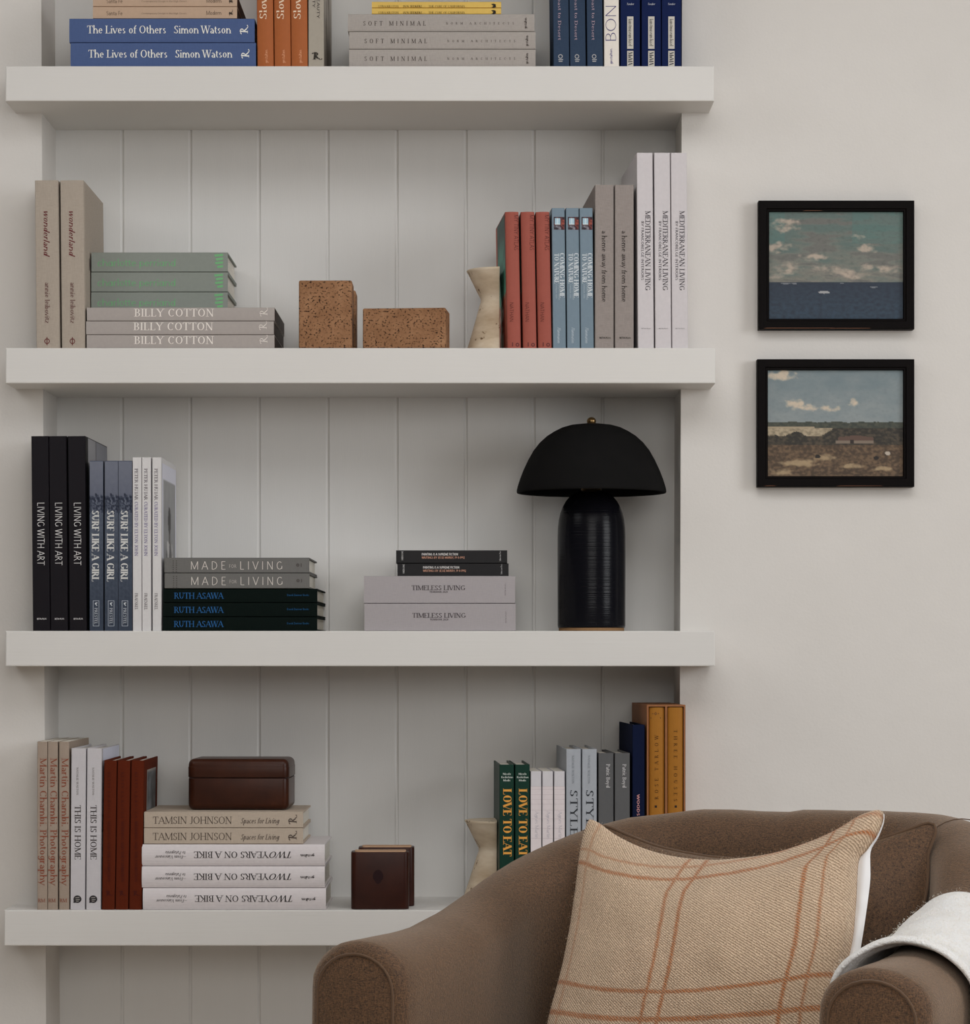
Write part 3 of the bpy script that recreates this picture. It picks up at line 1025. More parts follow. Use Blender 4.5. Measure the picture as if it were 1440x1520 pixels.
# ---- lowest shelf
books('stand', 4, [(55.6, 70, 1101, 1351), (70.8, 85.8, 1101, 1351), (86.6, 103.5, 1101, 1351)], cloth(144, 130, 118, .08),
    [('Mart^n Chambi. Photography', (59.5, 1126, 69.3, 1315), 'd', 'serif', (124, 70, 54)), ('RM', (56.5, 1334.5, 67, 1340), 'h', 'serif', (124, 70, 54), 0, 'publisher_mark')],
    ['beige standing book with a red-brown title, at the left end of the lowest shelf', 'beige standing book with a red-brown title, between its two twins', 'beige standing book with a red-brown title, touching the off-white books'],
    'beige books with red-brown titles on the lowest shelf', depth=.225, hard=False, bulge=.0004, T=.0166)
pin = [[(115 + 6 * math.cos(a), 1335.5 + 5.6 * math.sin(a)) for a in [2 * math.pi * i / 18 for i in range(18)]], [(109, 1341), (109.8, 1336), (114, 1340.5)]]
pin_in = [[(112, 1333), (118, 1332.4), (118, 1333.4), (112, 1334)], [(112.5, 1336), (118.5, 1335.4), (118.5, 1336.4), (112.5, 1337)], [(113, 1338.4), (117, 1338), (117, 1338.8), (113, 1339.2)]]


def home_cover(u, v):
    n = fbm(u * 4, v * 5, 4)
    return (192, 194, 208) if v < .41 else (lerp3((32, 36, 46), (70, 74, 84), .4 + n) if v < .53 or v > .66 + n * .1 else (168, 170, 178))


books('stand', 4, [(104, 126.3, 1111, 1351), (127.2, 150, 1111, 1351)], cloth(177, 174, 177, .05),
    [('THIS IS HOME', (111, 1196, 120, 1277), 'd', 'serif', (58, 52, 50)), ('NATALIE WALTON', (113.5, 1140, 116.5, 1181), 'd', 'serif', (104, 98, 94), .1, 'author_name')],
    ['off-white standing book with a thin black title, touching the beige books', 'off-white standing book with a pale cover showing, touching the dark red books'],
    'off-white books on the lowest shelf', lean=-1.6, depth=.215, extras=[quads_patch('publisher_mark', pin, (40, 38, 40)), quads_patch('publisher_mark', pin_in, (150, 146, 142), .0006),
    cover_picture('cover_photo', 1, .06, .99, .005, .995, 16, 60, home_cover)])


def plaque(u, v):
    n = fbm(u * 4, v * 12, 8)
    return (150, 140, 132) if u < .05 or v < .025 else lerp3((74, 76, 78), (104, 106, 108), .5 + n)


books('stand', 4, [(150.8, 170.6, 1129, 1351), (171, 190.4, 1129, 1351), (191, 211, 1129, 1351)], cloth(79, 31, 16, .08),
    [('KETTY LA ROCCA', (160, 1147, 164, 1215), 'd', 'bold', (66, 24, 16), .25), ('WEDDING AND THE EXHIBITION', (160, 1220, 164, 1310), 'd', 'bold', (66, 24, 16)),
     ('&', (156, 1323, 167, 1330), 'h', 'bold', (62, 22, 16), 0, 'publisher_mark')],
    ['dark red standing book, touching the off-white books', 'dark red standing book, between its two twins', 'dark red standing book with a grey panel on its cover, against the white stack'],
    'dark red books on the lowest shelf', lean=-3.4, depth=.19, bulge=.0008, groove=True, extras=[cover_picture('cover_panel', 1, .22, .85, .07, .95, 16, 40, plaque)])


def side_photo(u, v):
    n = fbm(u * 5, v * 4, 6)
    return lerp3((150, 150, 156), (84, 86, 90), .4 + n * 1.2)


bike_top = books('lie', 4, [(212.5, 484, 1319, 1351), (211, 482, 1286, 1318), (212, 481, 1253, 1285)], plain(192, 186, 187, .4),
    [('TWO', (403, 1329.6, 437, 1339), 'x', 'italic', (50, 46, 46)), ('YEARS ON A BIKE', (289.5, 1329.6, 400, 1339), 'x', 'serif', (50, 46, 46)), ('gestalten', (448, 1333.5, 469, 1338), 'x', 'bold', (70, 66, 66), 0, 'publisher_mark'),
     ('_From Vancouver', (233, 1335.2, 279, 1340), 'x', 'italic', (86, 82, 82), 0, 'subtitle'), ('to Patagonia', (248, 1329, 278, 1333.8), 'x', 'italic', (86, 82, 82), 0, 'subtitle')],
    ['white book with an upside-down title, lowest of the stack, on the lowest shelf', 'white book with an upside-down title, in the middle of its three', 'white book with an upside-down title, just under the beige linen books'],
    'white books with upside-down titles, stacked', bulge=.0035, depth=.205, pages=None)
tam_top = books('lie', 4, [(214, 450, 1229, 1252.5), (214, 450, 1204.5, 1228)], cloth(164, 151, 137, .09),
    [('TAMSIN JOHNSON', (227, 1236, 344.5, 1246.5), 'h', 'fine', (62, 53, 48)), ('Spaces for Living', (357, 1238, 414, 1246), 'h', 'italic', (86, 76, 70), 0, 'subtitle'),
     ('&', (428, 1233.5, 440.5, 1248), 'u', 'serif', (78, 68, 62), 0, 'publisher_mark')],
    ['beige linen book lying on the white books, under its twin', 'beige linen book lying directly under the brown leather box'],
    'beige linen books under the leather box', base=bike_top, depth=.2, groove=True, off=.011)
books('stand', 4, [(741, 763.6, 1135, 1351), (764.3, 786.8, 1135, 1351)], plain(14, 46, 36, .45),
    [('LOVE TO EAT', (747, 1172, 759.5, 1272), 'd', 'didone', (200, 142, 66)), ('Nicole', (746.5, 1148, 758.5, 1151), 'h', 'heavy', (176, 182, 176), 0, 'author_name'),
     ('Keshishian', (744, 1152.8, 761.5, 1155.8), 'h', 'heavy', (176, 182, 176), 0, 'author_name'), ('Modic', (747, 1157.5, 758, 1160.5), 'h', 'heavy', (176, 182, 176), 0, 'author_name')],
    ['dark green standing book with orange capitals, beside the travertine bookend', 'dark green standing book with orange capitals, touching the small white books'],
    'dark green books on the lowest shelf', depth=.175, yaw=2.8)
lines = [[(788, y), (803.5, y), (803.5, y + .5), (788, y + .5)] for y in (1168, 1172, 1180, 1187, 1194, 1203, 1216, 1230, 1245)]
books('stand', 4, [(787.6, 804, 1145, 1351), (804.8, 821.4, 1145, 1351), (822.2, 839, 1145, 1351)], plain(188, 185, 188, .5),
    [('Agnes Martin', (794.5, 1205, 799.5, 1246), 'd', 'serif', (168, 162, 168))],
    ['small white standing book, touching the dark green books', 'small white standing book, between its two twins', 'small white standing book, touching the pale grey books'],
    'small white books on the lowest shelf', depth=.15, hard=False, yaw=2.9, extras=[patch('spine_band', (788, 1168, 803.6, 1350), (200, 191, 192)), quads_patch('spine_lines', lines, (184, 172, 174), .0005)])
books('stand', 4, [(840, 863, 1112, 1351), (863.8, 886.4, 1112, 1351)], plain(149, 153, 159, .45),
    [('STYLE', (846.5, 1173, 857.5, 1241), 'd', 'serif', (46, 48, 52), .1), ('NATALIE WALTON', (849, 1122, 852.3, 1164), 'd', 'serif', (110, 114, 120), .1, 'author_name')],
    ['pale grey standing book, touching the small white books', 'pale grey standing book, touching the charcoal grey books'],
    'pale grey books on the lowest shelf', depth=.2, yaw=3.0)
books('stand', 4, [(888, 911.4, 1118, 1351), (912.2, 935.6, 1118, 1351)], plain(82, 82, 83, .5),
    [('Patric Boyd', (900, 1135, 905.5, 1170), 'd', 'serif', (186, 184, 184))],
    ['charcoal grey standing book, touching the pale grey books', 'charcoal grey standing book, touching the navy book'],
    'charcoal grey books on the lowest shelf', depth=.175, yaw=3.1)
books('stand', 4, [(938.5, 957.6, 1076, 1351)], cloth(16, 23, 46, .08),
    [('WOODS', (945.5, 1180, 949.5, 1212), 'd', 'heavy', (176, 128, 128))],
    ['navy standing book between the charcoal books and the ochre set'], 'navy book on the lowest shelf', depth=.21, yaw=3.1)
OCH = dict(bulge=.003, depth=.205, yaw=3.2, off=.0115)
sc_z = SZ[4] + .004
dia = ring(973, 1060, 1.2, 2.4, 4) + [[(965.5, 1065.6), (981, 1065.6), (981, 1067.2), (965.5, 1067.2)], [(967.5, 1060), (969.5, 1059), (969.5, 1061)], [(978.5, 1060), (976.5, 1059), (976.5, 1061)]]
sq = [[(971.6, 1196), (975, 1196), (975, 1199.4), (971.6, 1199.4)]]
books('stand', 4, [(963.2, 987.0, 1050, 1347)], plain(144, 95, 33, .5),
    [('ROSE TARLOW', (971.6, 1092, 977, 1187), 'u', 'serif', (58, 35, 18), .75)],
    ['ochre book in the left half of the double slipcase'], 'ochre books in the slipcase', base=sc_z,
    extras=[quads_patch('publisher_mark', dia, (88, 58, 34)), quads_patch('square_mark', sq, (44, 34, 26))], **OCH)
sq2 = [[(1001.2, 1196), (1004.6, 1196), (1004.6, 1199.4), (1001.2, 1199.4)]]
books('stand', 4, [(990.6, 1014.6, 1050, 1347)], plain(144, 95, 33, .5),
    [('THREE HOUSES', (1000, 1084, 1005, 1190), 'd', 'serif', (58, 35, 18), .75)],
    ['ochre book in the right half of the double slipcase'], 'ochre books in the slipcase', base=sc_z,
    extras=[quads_patch('square_mark', sq2, (44, 34, 26))], **OCH)


def slipcase():
    yf = D + .008
    m = yf / F
    root = empty('slipcase', ((989 - VX) * m, yf, SZ[4] + .0002), (0, 0, math.radians(3.2)))
    Wd, H, dp, w = 57.5 * m, zpx(1046.5, yf) - SZ[4], .222, .0028
    t = NT('slipcase_board')
    mb = t.set(t.mix(t.noise(90, 3), rgb(120, 78, 48), rgb(140, 92, 58)), .6, .25)
    for nm, a in (('side_panel', (-Wd / 2, -Wd / 2 + w, 0, dp, w, H - w)), ('side_panel', (Wd / 2 - w, Wd / 2, 0, dp, w, H - w)),
                  ('divider', (-w * .6, w * .6, 0, dp - w, w, H - w)), ('top_panel', (-Wd / 2, Wd / 2, 0, dp, H - w, H)),
                  ('bottom_panel', (-Wd / 2, Wd / 2, 0, dp, 0, w)), ('back_panel', (-Wd / 2 + w, Wd / 2 - w, dp - w, dp, w, H - w))):
        box(nm, *a, mb, root)
    tag(root, 'brown double slipcase holding two ochre books at the right end of the lowest shelf', 'slipcase')


slipcase()

# ------------------------------------------------------------------ bookends, boxes, lamp
t = NT('speckled_brown_travertine')
v1 = t.noise(26, 4, 0.7)
p1 = t.noise(270, 2, 0.5, stretch=(1, 1, 1.25))
p2 = t.noise(60, 3, 0.6)
pit = t.math('MULTIPLY', t.math('MULTIPLY_ADD', t.math('SUBTRACT', p1, 0.56), 14, 0, clamp=True), t.math('MULTIPLY_ADD', t.math('SUBTRACT', p2, 0.36), 6, 0, clamp=True))
base = t.ramp(v1, [(0.3, rgb(116, 82, 56)), (0.55, rgb(134, 98, 70)), (0.75, rgb(152, 116, 86))])
t.bump(t.math('SUBTRACT', 1.0, pit), 0.6, 0.002)
BLOCKM = t.set(t.mix(pit, base, rgb(50, 30, 20)), 0.75, 0.2)


def stone_block(loc, sx, sy, sz, yaw, label):
    bm = bmesh.new()
    bm_box(bm, -sx / 2, sx / 2, 0, sy, 0, sz, .0025, 2)
    o = from_bm('stone_block', bm, BLOCKM)
    o.location = loc
    o.rotation_euler = (0, 0, math.radians(yaw))
    return tag(o, label, 'bookend', 'speckled brown stone blocks on the second shelf')


def px_x(px, y):
    return (px - VX) * y / F


y = D + .008
stone_block((px_x(483, y), y, SZ[2] + .0002), 79 * y / F, .062, 101 * y / F, 0, 'tall speckled brown stone block in front, standing upright')
y2 = D + .008 + .068
stone_block((px_x(487, y2), y2, SZ[2] + .0002), 82 * y2 / F, .062, 93 * y2 / F, 0, 'speckled brown stone block mostly hidden right behind the tall one')
stone_block((px_x(600, y), y, SZ[2] + .0002), 124 * y / F, .07, 60 * y / F, -4.5, 'low speckled brown stone block lying on its long side')

t = NT('cream_travertine')
v1 = t.noise(1.0, 4, 0.6, stretch=(10, 10, 26))
p1 = t.noise(150, 3, 0.6)
p2 = t.noise(40, 3)
pit = t.math('MULTIPLY_ADD', t.math('SUBTRACT', t.math('MULTIPLY', p1, p2), 0.36), 18, 0, clamp=True)
base = t.ramp(v1, [(0.3, rgb(160, 140, 116)), (0.5, rgb(184, 168, 146)), (0.72, rgb(202, 190, 172))])
t.bump(t.math('SUBTRACT', 1.0, pit), 0.5, 0.002)
VASEM = t.set(t.mix(pit, base, rgb(110, 86, 64)), 0.7, 0.25)


def half_vase(px, shelf, off, rt, rw, rb, ztop, zw, label):
    yc = D + off
    m = yc / F
    z0 = SZ[shelf]
    h = zpx(ztop, yc) - z0
    hw = zpx(zw, yc) - z0
    prof = [(0, 0), (rb * m - .001, 0), (rb * m, .001)]
    for i in range(1, 12):
        k = i / 12
        prof.append(((rb + (rw - rb) * k ** .92) * m, hw * k))
    prof += [(rw * m, hw - .002), (rw * m, hw + .004)]
    for i in range(1, 10):
        k = i / 10
        prof.append(((rw + (rt - rw) * k) * m, hw + .004 + (h - hw - .004) * k))
    prof += [(rt * m, h - .001), (rt * m - .001, h), (0, h)]
    o = lathe('bookend', prof, VASEM, None, 48, math.pi / 2, 1.5 * math.pi)
    o.location = (px_x(px, yc), yc, z0 + .0002)
    for p in o.data.polygons:
        p.use_smooth = len(p.vertices) == 4 and abs(p.normal.x) < .995
    return tag(o, label, 'bookend', 'half hourglass travertine bookends')


half_vase(741.5, 2, .075, 49, 28, 50, 402.5, 448, 'cream travertine half-hourglass bookend against the salmon red books')
half_vase(737.5, 4, .1, 48, 27, 54, 1217, 1262, 'cream travertine half-hourglass bookend against the dark green books')

t = NT('polished_brown_leather')
f1 = t.noise(14, 4, 0.6)
f2 = t.noise(240, 3, 0.6)
t.bump(f2, 0.12, 0.0006)
LEATHER = t.set(t.ramp(f1, [(0.25, rgb(36, 16, 9)), (0.55, rgb(52, 25, 14)), (0.8, rgb(70, 36, 20))]), 0.34, 0.22)
t = NT('wine_leather')
f1 = t.noise(20, 4, 0.6)
t.bump(t.noise(240, 3, 0.6), 0.12, 0.0006)
WINE = t.set(t.ramp(f1, [(0.25, rgb(36, 16, 12)), (0.75, rgb(54, 26, 18))]), 0.36, 0.22)
TAN = plain(166, 134, 108, 0.7)
STITCH = plain(150, 120, 100, 0.7)
DARKL = plain(34, 17, 14, 0.5)


def rounded_block(name, x0, x1, y0, y1, z0, z1, r, rz_top, rz_bot, mat, parent, n=6):
    """rounded vertical corners, softened upper and lower rims"""
    v, f = [], []

    def ringpts(inset, z):
        out = []
        rr = max(.0005, r - inset)
        for cx, cy, a0 in ((x1 - r, y0 + r, -90), (x1 - r, y1 - r, 0), (x0 + r, y1 - r, 90), (x0 + r, y0 + r, 180)):
            for i in range(n + 1):
                a = math.radians(a0 + 90 * i / n)
                out.append((cx + rr * math.cos(a), cy + rr * math.sin(a), z))
        return out
    rings = []
    for i in range(5):
        a = math.pi / 2 * i / 4
        rings.append(ringpts(rz_bot * (1 - math.sin(a)), z0 + rz_bot * (1 - math.cos(a))))
    for i in range(5):
        a = math.pi / 2 * i / 4
        rings.append(ringpts(rz_top * (1 - math.cos(a)), z1 - rz_top * (1 - math.sin(a))))
    k = len(rings[0])
    for rg in rings:
        v += rg
    for i in range(len(rings) - 1):
        for j in range(k):
            j2 = (j + 1) % k
            f.append((i * k + j, i * k + j2, (i + 1) * k + j2, (i + 1) * k + j))
    f.append(tuple(reversed(range(k))))
    f.append(tuple(range((len(rings) - 1) * k, len(rings) * k)))
    o = mesh(name, v, f, mat, parent, True)
    for p in o.data.polygons:
        if len(p.vertices) > 4:
            p.use_smooth = False
    return o


def leather_box():
    off = .058
    yc = D + off
    m = yc / F
    z0 = tam_top + .0003
    Wd = 150 * m
    H = zpx(1126.5, yc) - z0
    hs = zpx(1154.5, yc) - z0
    root = empty('leather_box', (px_x(353.5, yc), yc, z0), (0, 0, math.radians(-1.5)))
    rounded_block('body', -Wd / 2, Wd / 2, 0, .12, 0, hs - .0012, .012, .001, .009, LEATHER, root)
    rounded_block('lid', -Wd / 2, Wd / 2, 0, .12, hs, H, .012, .010, .0012, LEATHER, root)
    box('lid_seam', -Wd / 2 + .002, Wd / 2 - .002, .002, .118, hs - .002, hs + .001, DARKL, root)
    # raised band round the lid and stitched corner
    rounded_block('lid_band', -Wd / 2 - .0006, Wd / 2 + .0006, -.0006, .1206, hs + .0008, H - .013, .0124, .0006, .0006, LEATHER, root)
    v, f = [], []
    for i in range(26):
        z = .008 + (H - .018) * i / 26
        k = len(v)
        x = Wd / 2 + .0008
        v += [(x, .010, z), (x, .0112, z), (x, .0112, z + .0016), (x, .010, z + .0016)]
        f.append((k, k + 1, k + 2, k + 3))
    mesh('stitching', v, f, STITCH, root)
    tag(root, 'polished brown leather box with a lid, on the beige linen books', 'box')


leather_box()


def leather_end(px0, px1, off, ztop, label, emblem):
    yc = D + off
    m = yc / F
    z0 = SZ[4] + .0002
    Wd, H, dp = (px1 - px0) * m, zpx(ztop, yc) - z0, .046
    root = empty('leather_bookend', (px_x((px0 + px1) / 2, yc), yc, z0), (0, 0, math.radians(1.0)))
    rounded_block('leather_wrap', -Wd / 2, Wd / 2, 0, dp, 0, H - .0016, .009, .0014, .002, WINE, root)
    rounded_block('top_inlay', -Wd / 2 + .006, Wd / 2 - .005, .004, dp - .004, H - .003, H, .006, .0006, .0005, TAN, root)
    if emblem:
        v = [(-.004, -.0005, H * .56)]
        n = 24
        for i in range(n):
            a = 2 * math.pi * i / n
            v.append((-.003 + .0085 * math.cos(a) * (1 if math.sin(a) > -.3 else .75), -.0005, H * .56 + .0115 * math.sin(a)))
        f = [(0, i + 1, (i + 1) % n + 1) for i in range(n)]
        mesh('emblem', v, f, plain(32, 14, 16, .6), root)
    tag(root, label, 'bookend', 'wine brown leather bookends')


leather_end(521, 607, .010, 1263.5, 'wine brown leather bookend in front, with a dark embossed emblem', True)
leather_end(532, 615, .066, 1256.5, 'wine brown leather bookend half hidden behind the one with the emblem', False)

# ---- lamp
t = NT('matt_black_plaster')
f1 = t.noise(40, 4, 0.6)
t.bump(t.noise(1.0, 3, 0.6, stretch=(60, 60, 300)), 0.2, 0.001)
SHADE = t.set(t.mix(f1, rgb(12, 12, 12), rgb(18, 17, 17)), 0.85, 0.1)
t = NT('glazed_black_ceramic')
f1 = t.noise(1.0, 2, 0.5, stretch=(4, 4, 420))
t.bump(f1, 0.4, 0.001)
GLAZE = t.set((0.006, 0.006, 0.0085, 1), 0.22, 0.13)
t = NT('aged_brass')
BRASS = t.set(t.mix(t.noise(60, 3), (0.30, 0.19, 0.08, 1), (0.42, 0.28, 0.13, 1)), 0.35, metal=1.0)
CORK = plain(128, 98, 68, 0.8)


def lamp():
    yc = D + .125
    m = yc / F
    z0 = SZ[3] + .0002
    root = empty('table_lamp', (px_x(878, yc), yc, z0))
    Z = lambda py: zpx(py, yc) - z0
    zb = Z(935) if Z(935) > 0 else 0
    
    prof = [(0, .006), (49.5 * m, .006), (50.3 * m, .010), (50.3 * m, .05)]
    for py, r in ((880, 50.4), (850, 50.5), (820, 50.5), (795, 50.3), (783, 49.8), (772, 48.6), (762, 46.3), (752, 42.6), (744, 38), (738, 33), (733, 27), (729, 18), (727.5, 10)):
        prof.append((r * m, Z(py)))
    prof.append((0, Z(727)))
    bs = lathe('base', prof, GLAZE, root, 96)
    lathe('foot_ring', [(0, 0), (48.5 * m, 0), (48.5 * m, .0062), (0, .0062)], CORK, bs)
    # shade: outer skin, rolled rim, inner skin
    out = [(1, 629.0), (14, 629.2), (32, 631.5), (44, 635), (55, 640.5), (66, 647.5), (77, 657.5), (86, 669), (94, 683), (101, 698), (106, 711), (109.5, 722), (110.8, 727.5)]
    prof = [(r * m, Z(py)) for r, py in out]
    prof += [(111.0 * m, Z(730.5)), (110.2 * m, Z(732)), (108.6 * m, Z(731))]
    prof += [((r - 3.2) * m if r > 6 else r * m * .3, Z(py + 3.2)) for r, py in reversed(out)]
    ls = lathe('lamp_shade', prof, SHADE, root, 96)
    zt = Z(727)
    lathe('lamp_holder', [(0, zt - .001), (.017, zt - .001), (.017, zt + .006), (.012, zt + .008), (.012, zt + .045), (0, zt + .045)], BRASS, root, 32)
    lathe('stem', [(0, zt + .045), (.004, zt + .045), (.004, Z(629.5)), (0, Z(629.5))], BRASS, root, 16)
    cz = Z(627.2)
    prof = [(.0085, Z(629.6)), (.0088, Z(629.6) + .0012), (.0072, Z(629.6) + .002)]
    for i in range(13):
        a = -.75 + (math.pi / 2 + .75) * i / 12
        prof.append((.0078 * math.cos(a), cz + .0022 + .0070 * math.sin(a)))
    lathe('finial', prof, BRASS, ls, 32)
    tag(root, 'black mushroom table lamp with a domed shade and brass finial', 'lamp')


lamp()

# ------------------------------------------------------------------ pictures on the wall


def dist_blob(u, v, cx, cy, rx, ry, s):
    d = ((u - cx) / rx / 1.2) ** 2 + ((v - cy) / ry / 1.25) ** 2
    return 1 - d + fbm(u * 16, v * 20, s) * 1.1


def seascape(u, v):
    n = fbm(u * 4, v * 16, 1)
    f = fbm(u * 30, v * 40, 5)
    if v > .655:
        c = lerp3((42, 50, 62), (46, 62, 76), (v - .655) * 3)
        c = lerp3(c, (38, 46, 58), .4 + f * .8)
        for cx, cy, rx, ry in ((.41, .745, .045, .012), (.78, .70, .03, .006), (.13, .665, .03, .005), (.19, .667, .02, .005), (.54, .665, .015, .004)):
            if dist_blob(u, v, cx, cy, rx, ry, 3) > .35:
                c = lerp3(c, (168, 166, 164), .8 if rx > .04 else .5)
        return c
    c = lerp3((84, 98, 94), (112, 110, 102), v * 1.5 + n * .9)
    if n > .12:
        c = lerp3(c, (96, 96, 92), (n - .12) * 5)
    if v < .3 and (u < .12 or u > .62):
        c = lerp3(c, (74, 106, 102), .45)
    for cx, cy, rx, ry in ((.13, .13, .10, .05), (.07, .33, .08, .04), (.33, .42, .08, .03), (.14, .53, .09, .05), (.42, .53, .13, .03), (.66, .235, .045, .018),
                           (.73, .35, .07, .035), (.72, .51, .05, .03), (.90, .53, .09, .03), (.06, .6, .05, .03), (.6, .58, .12, .04)):
        b = dist_blob(u, v, cx, cy, rx, ry, cx * 9)
        if b > 0:
            c = lerp3(c, (166, 150, 136), min(.85, b * (.9 if cy < .45 else .6)))
    return lerp3(c, (70, 72, 70), max(0, f * .4))


def heath(u, v):
    n = fbm(u * 7, v * 10, 2)
    f = fbm(u * 34, v * 40, 6)
    hz = .487 + fbm(u * 9, 0, 3) * .012
    if v < hz:
        c = lerp3((104, 116, 120), (124, 131, 132), v * 2 + n * .4)
        for cx, cy, rx, ry in ((.1, .05, .1, .045), (.2, .32, .07, .045), (.31, .345, .06, .03), (.46, .36, .06, .025), (.62, .31, .035, .035)):
            b = dist_blob(u, v, cx, cy, rx, ry, cx * 7)
            if b > 0:
                c = lerp3(c, (186, 170, 150), min(.9, b))
        return lerp3(c, (96, 104, 108), max(0, f * .3))
    if v < .545:
        c = lerp3((52, 56, 52), (70, 72, 62), .5 + f)
        if v > .53 and u < .35:
            c = (150, 136, 114)
        return c
    if v < .62 and u < .47 - (v - .545) * .9 + n * .08 and v < .605 + n * .05:
        return lerp3((156, 142, 120), (120, 110, 92), .4 + f * 1.3)
    if v < .7:
        c = lerp3((44, 42, 38), (72, 64, 54), .35 + f * 1.2 + n * .5)
        if .52 < u < .78 and .61 + abs(u - .65) * .16 < v < .66:
            c = (84, 66, 58)
        if .5 < u < .78 and .66 <= v < .69:
            c = (112, 100, 88)
        if .61 < u < .635 and .655 < v < .685:
            c = (44, 38, 36)
        return c
    c = lerp3((66, 54, 44), (98, 80, 62), .35 + f * 1.3 + n * .6 + (v - .7))
    for cx, cy, rx, ry in ((.24, .87, .12, .035), (.42, .82, .07, .03), (.08, .95, .1, .03), (.62, .9, .08, .02), (.84, .92, .07, .02)):
        b = dist_blob(u, v, cx, cy, rx, ry, cx * 5)
        if b > 0.1:
            c = lerp3(c, (158, 138, 108), min(.8, b * .8))
    for cx, cy in ((.8, .825), (.885, .78), (.37, .81)):
        if ((u - cx) / .02) ** 2 + ((v - cy) / .018) ** 2 < 1:
            c = (36, 32, 30) if cx != .885 else (160, 150, 138)
    return c


t = NT('oil_paint')
at_ = t.n('ShaderNodeAttribute', attribute_name='pigment')
t.bump(t.noise(500, 3, 0.6), 0.25, 0.0006)
OIL = t.set(at_.outputs['Color'], 0.55, 0.3)
t = NT('worn_black_wood')
w1 = t.noise(1.0, 4, 0.6, stretch=(60, 400, 400))
t.bump(w1, 0.15, 0.0008)
FRAMEM = t.set(t.mix(w1, rgb(9, 7, 7), rgb(15, 12, 12)), 0.6, 0.06)
WORN = plain(112, 76, 58, 0.6)


def framed(px0, px1, py0, py1, fn, label, worn):
    yf = YW - .024
    m = yf / F
    root = empty('framed_picture', (px_x((px0 + px1) / 2, yf), yf, zpx((py0 + py1) / 2, yf)))
    w, h = (px1 - px0) * m / 2, (py1 - py0) * m / 2
    fw = 16 * m
    prof = [(0, .0012), (.0012, 0), (fw * .72, 0), (fw * .8, .0022), (fw * .94, .0022), (fw, .006), (fw, .0225), (0, .0225)]
    v, f = [], []
    for i, (sx, sz) in enumerate(((-1, 1), (1, 1), (1, -1), (-1, -1))):
        for d, y in prof:
            v.append((sx * (w - d), y, sz * (h - d)))
    k = len(prof)
    for i in range(4):
        j = (i + 1) % 4
        for q in range(k):
            q2 = (q + 1) % k
            f.append((i * k + q, j * k + q, j * k + q2, i * k + q2))
    o = mesh('frame', v, f, FRAMEM, root)
    bm = bmesh.new()
    bm.from_mesh(o.data)
    bmesh.ops.recalc_face_normals(bm, faces=bm.faces)
    bm.to_mesh(o.data)
    bm.free()
    iw, ih = w - fw + .001, h - fw + .001
    picture('canvas', (-iw, .0085, ih), (2 * iw, 0, 0), (0, 0, -2 * ih), 180, 146, fn, root, OIL)
    box('backing_board', -w + .003, w - .003, .012, .0218, -h + .003, h - .003, CORK, root)
    vv, ff = [], []
    for x0, x1, z, hh in worn:
        kk = len(vv)
        a, b = -w + 2 * w * x0, -w + 2 * w * x1
        zz = -h + 2 * h * z
        vv += [(a, -.0003, zz), (b, -.0003, zz + .0002), (b - .004, -.0003, zz + hh), (a + .006, -.0003, zz + hh)]
        ff.append((kk, kk + 1, kk + 2, kk + 3))
    mesh('worn_edge', vv, ff, WORN, o)
    tag(root, label, 'picture', 'framed landscapes on the wall')


framed(1126.5, 1357.5, 297.5, 488.5, seascape, 'upper black framed picture, a cloudy sky over dark blue sea',
       [(.03, .5, .006, .0008), (.45, .72, .005, .0007), (.28, .41, .919, .0007)])
framed(1124.5, 1357.5, 533, 722.5, heath, 'lower black framed picture, a brown heath under a pale blue sky', [(.04, .12, .006, .0007), (.5, .8, .006, .0006)])

# ------------------------------------------------------------------ armchair
t = NT('brown_linen_upholstery')
a = t.noise(1.0, 3, 0.6, stretch=(620, 620, 200))
h = t.noise(1.0, 3, 0.6, stretch=(200, 200, 620))
g = t.noise(560, 2, 0.6)
big = t.noise(7, 3, 0.6)
s = t.math('MULTIPLY', t.math('ADD', t.math('ADD', a, h), g), 0.3333)
s2 = t.math('MULTIPLY_ADD', t.math('SUBTRACT', s, 0.5), 4.6, 0.5, clamp=True)
t.bump(s, 0.9, 0.002)
cc = t.mix(s2, rgb(35, 22, 13), rgb(102, 73, 48))
LINEN = t.set(t.mix(t.math('MULTIPLY', big, 0.35), cc, rgb(60, 43, 30)), 0.6, 0.3, sheen=0.45)
t.p.inputs['Sheen Roughness'].default_value = 0.5
t.p.inputs['Sheen Tint'].default_value = (0.90, 0.74, 0.60, 1)
t = NT('brown_piping')
PIPE = t.set(rgb(84, 65, 50), 0.85, 0.15, sheen=0.2)
t = NT('dark_wood_leg')
LEGM = t.set(t.mix(t.noise(1.0, 3, 0.6, stretch=(80, 80, 8)), rgb(50, 34, 24), rgb(74, 52, 36)), 0.4, 0.4)

CH_O, CH_YAW = Vector((.154, 3.4145, 0)), math.radians(-25)
AX = .344


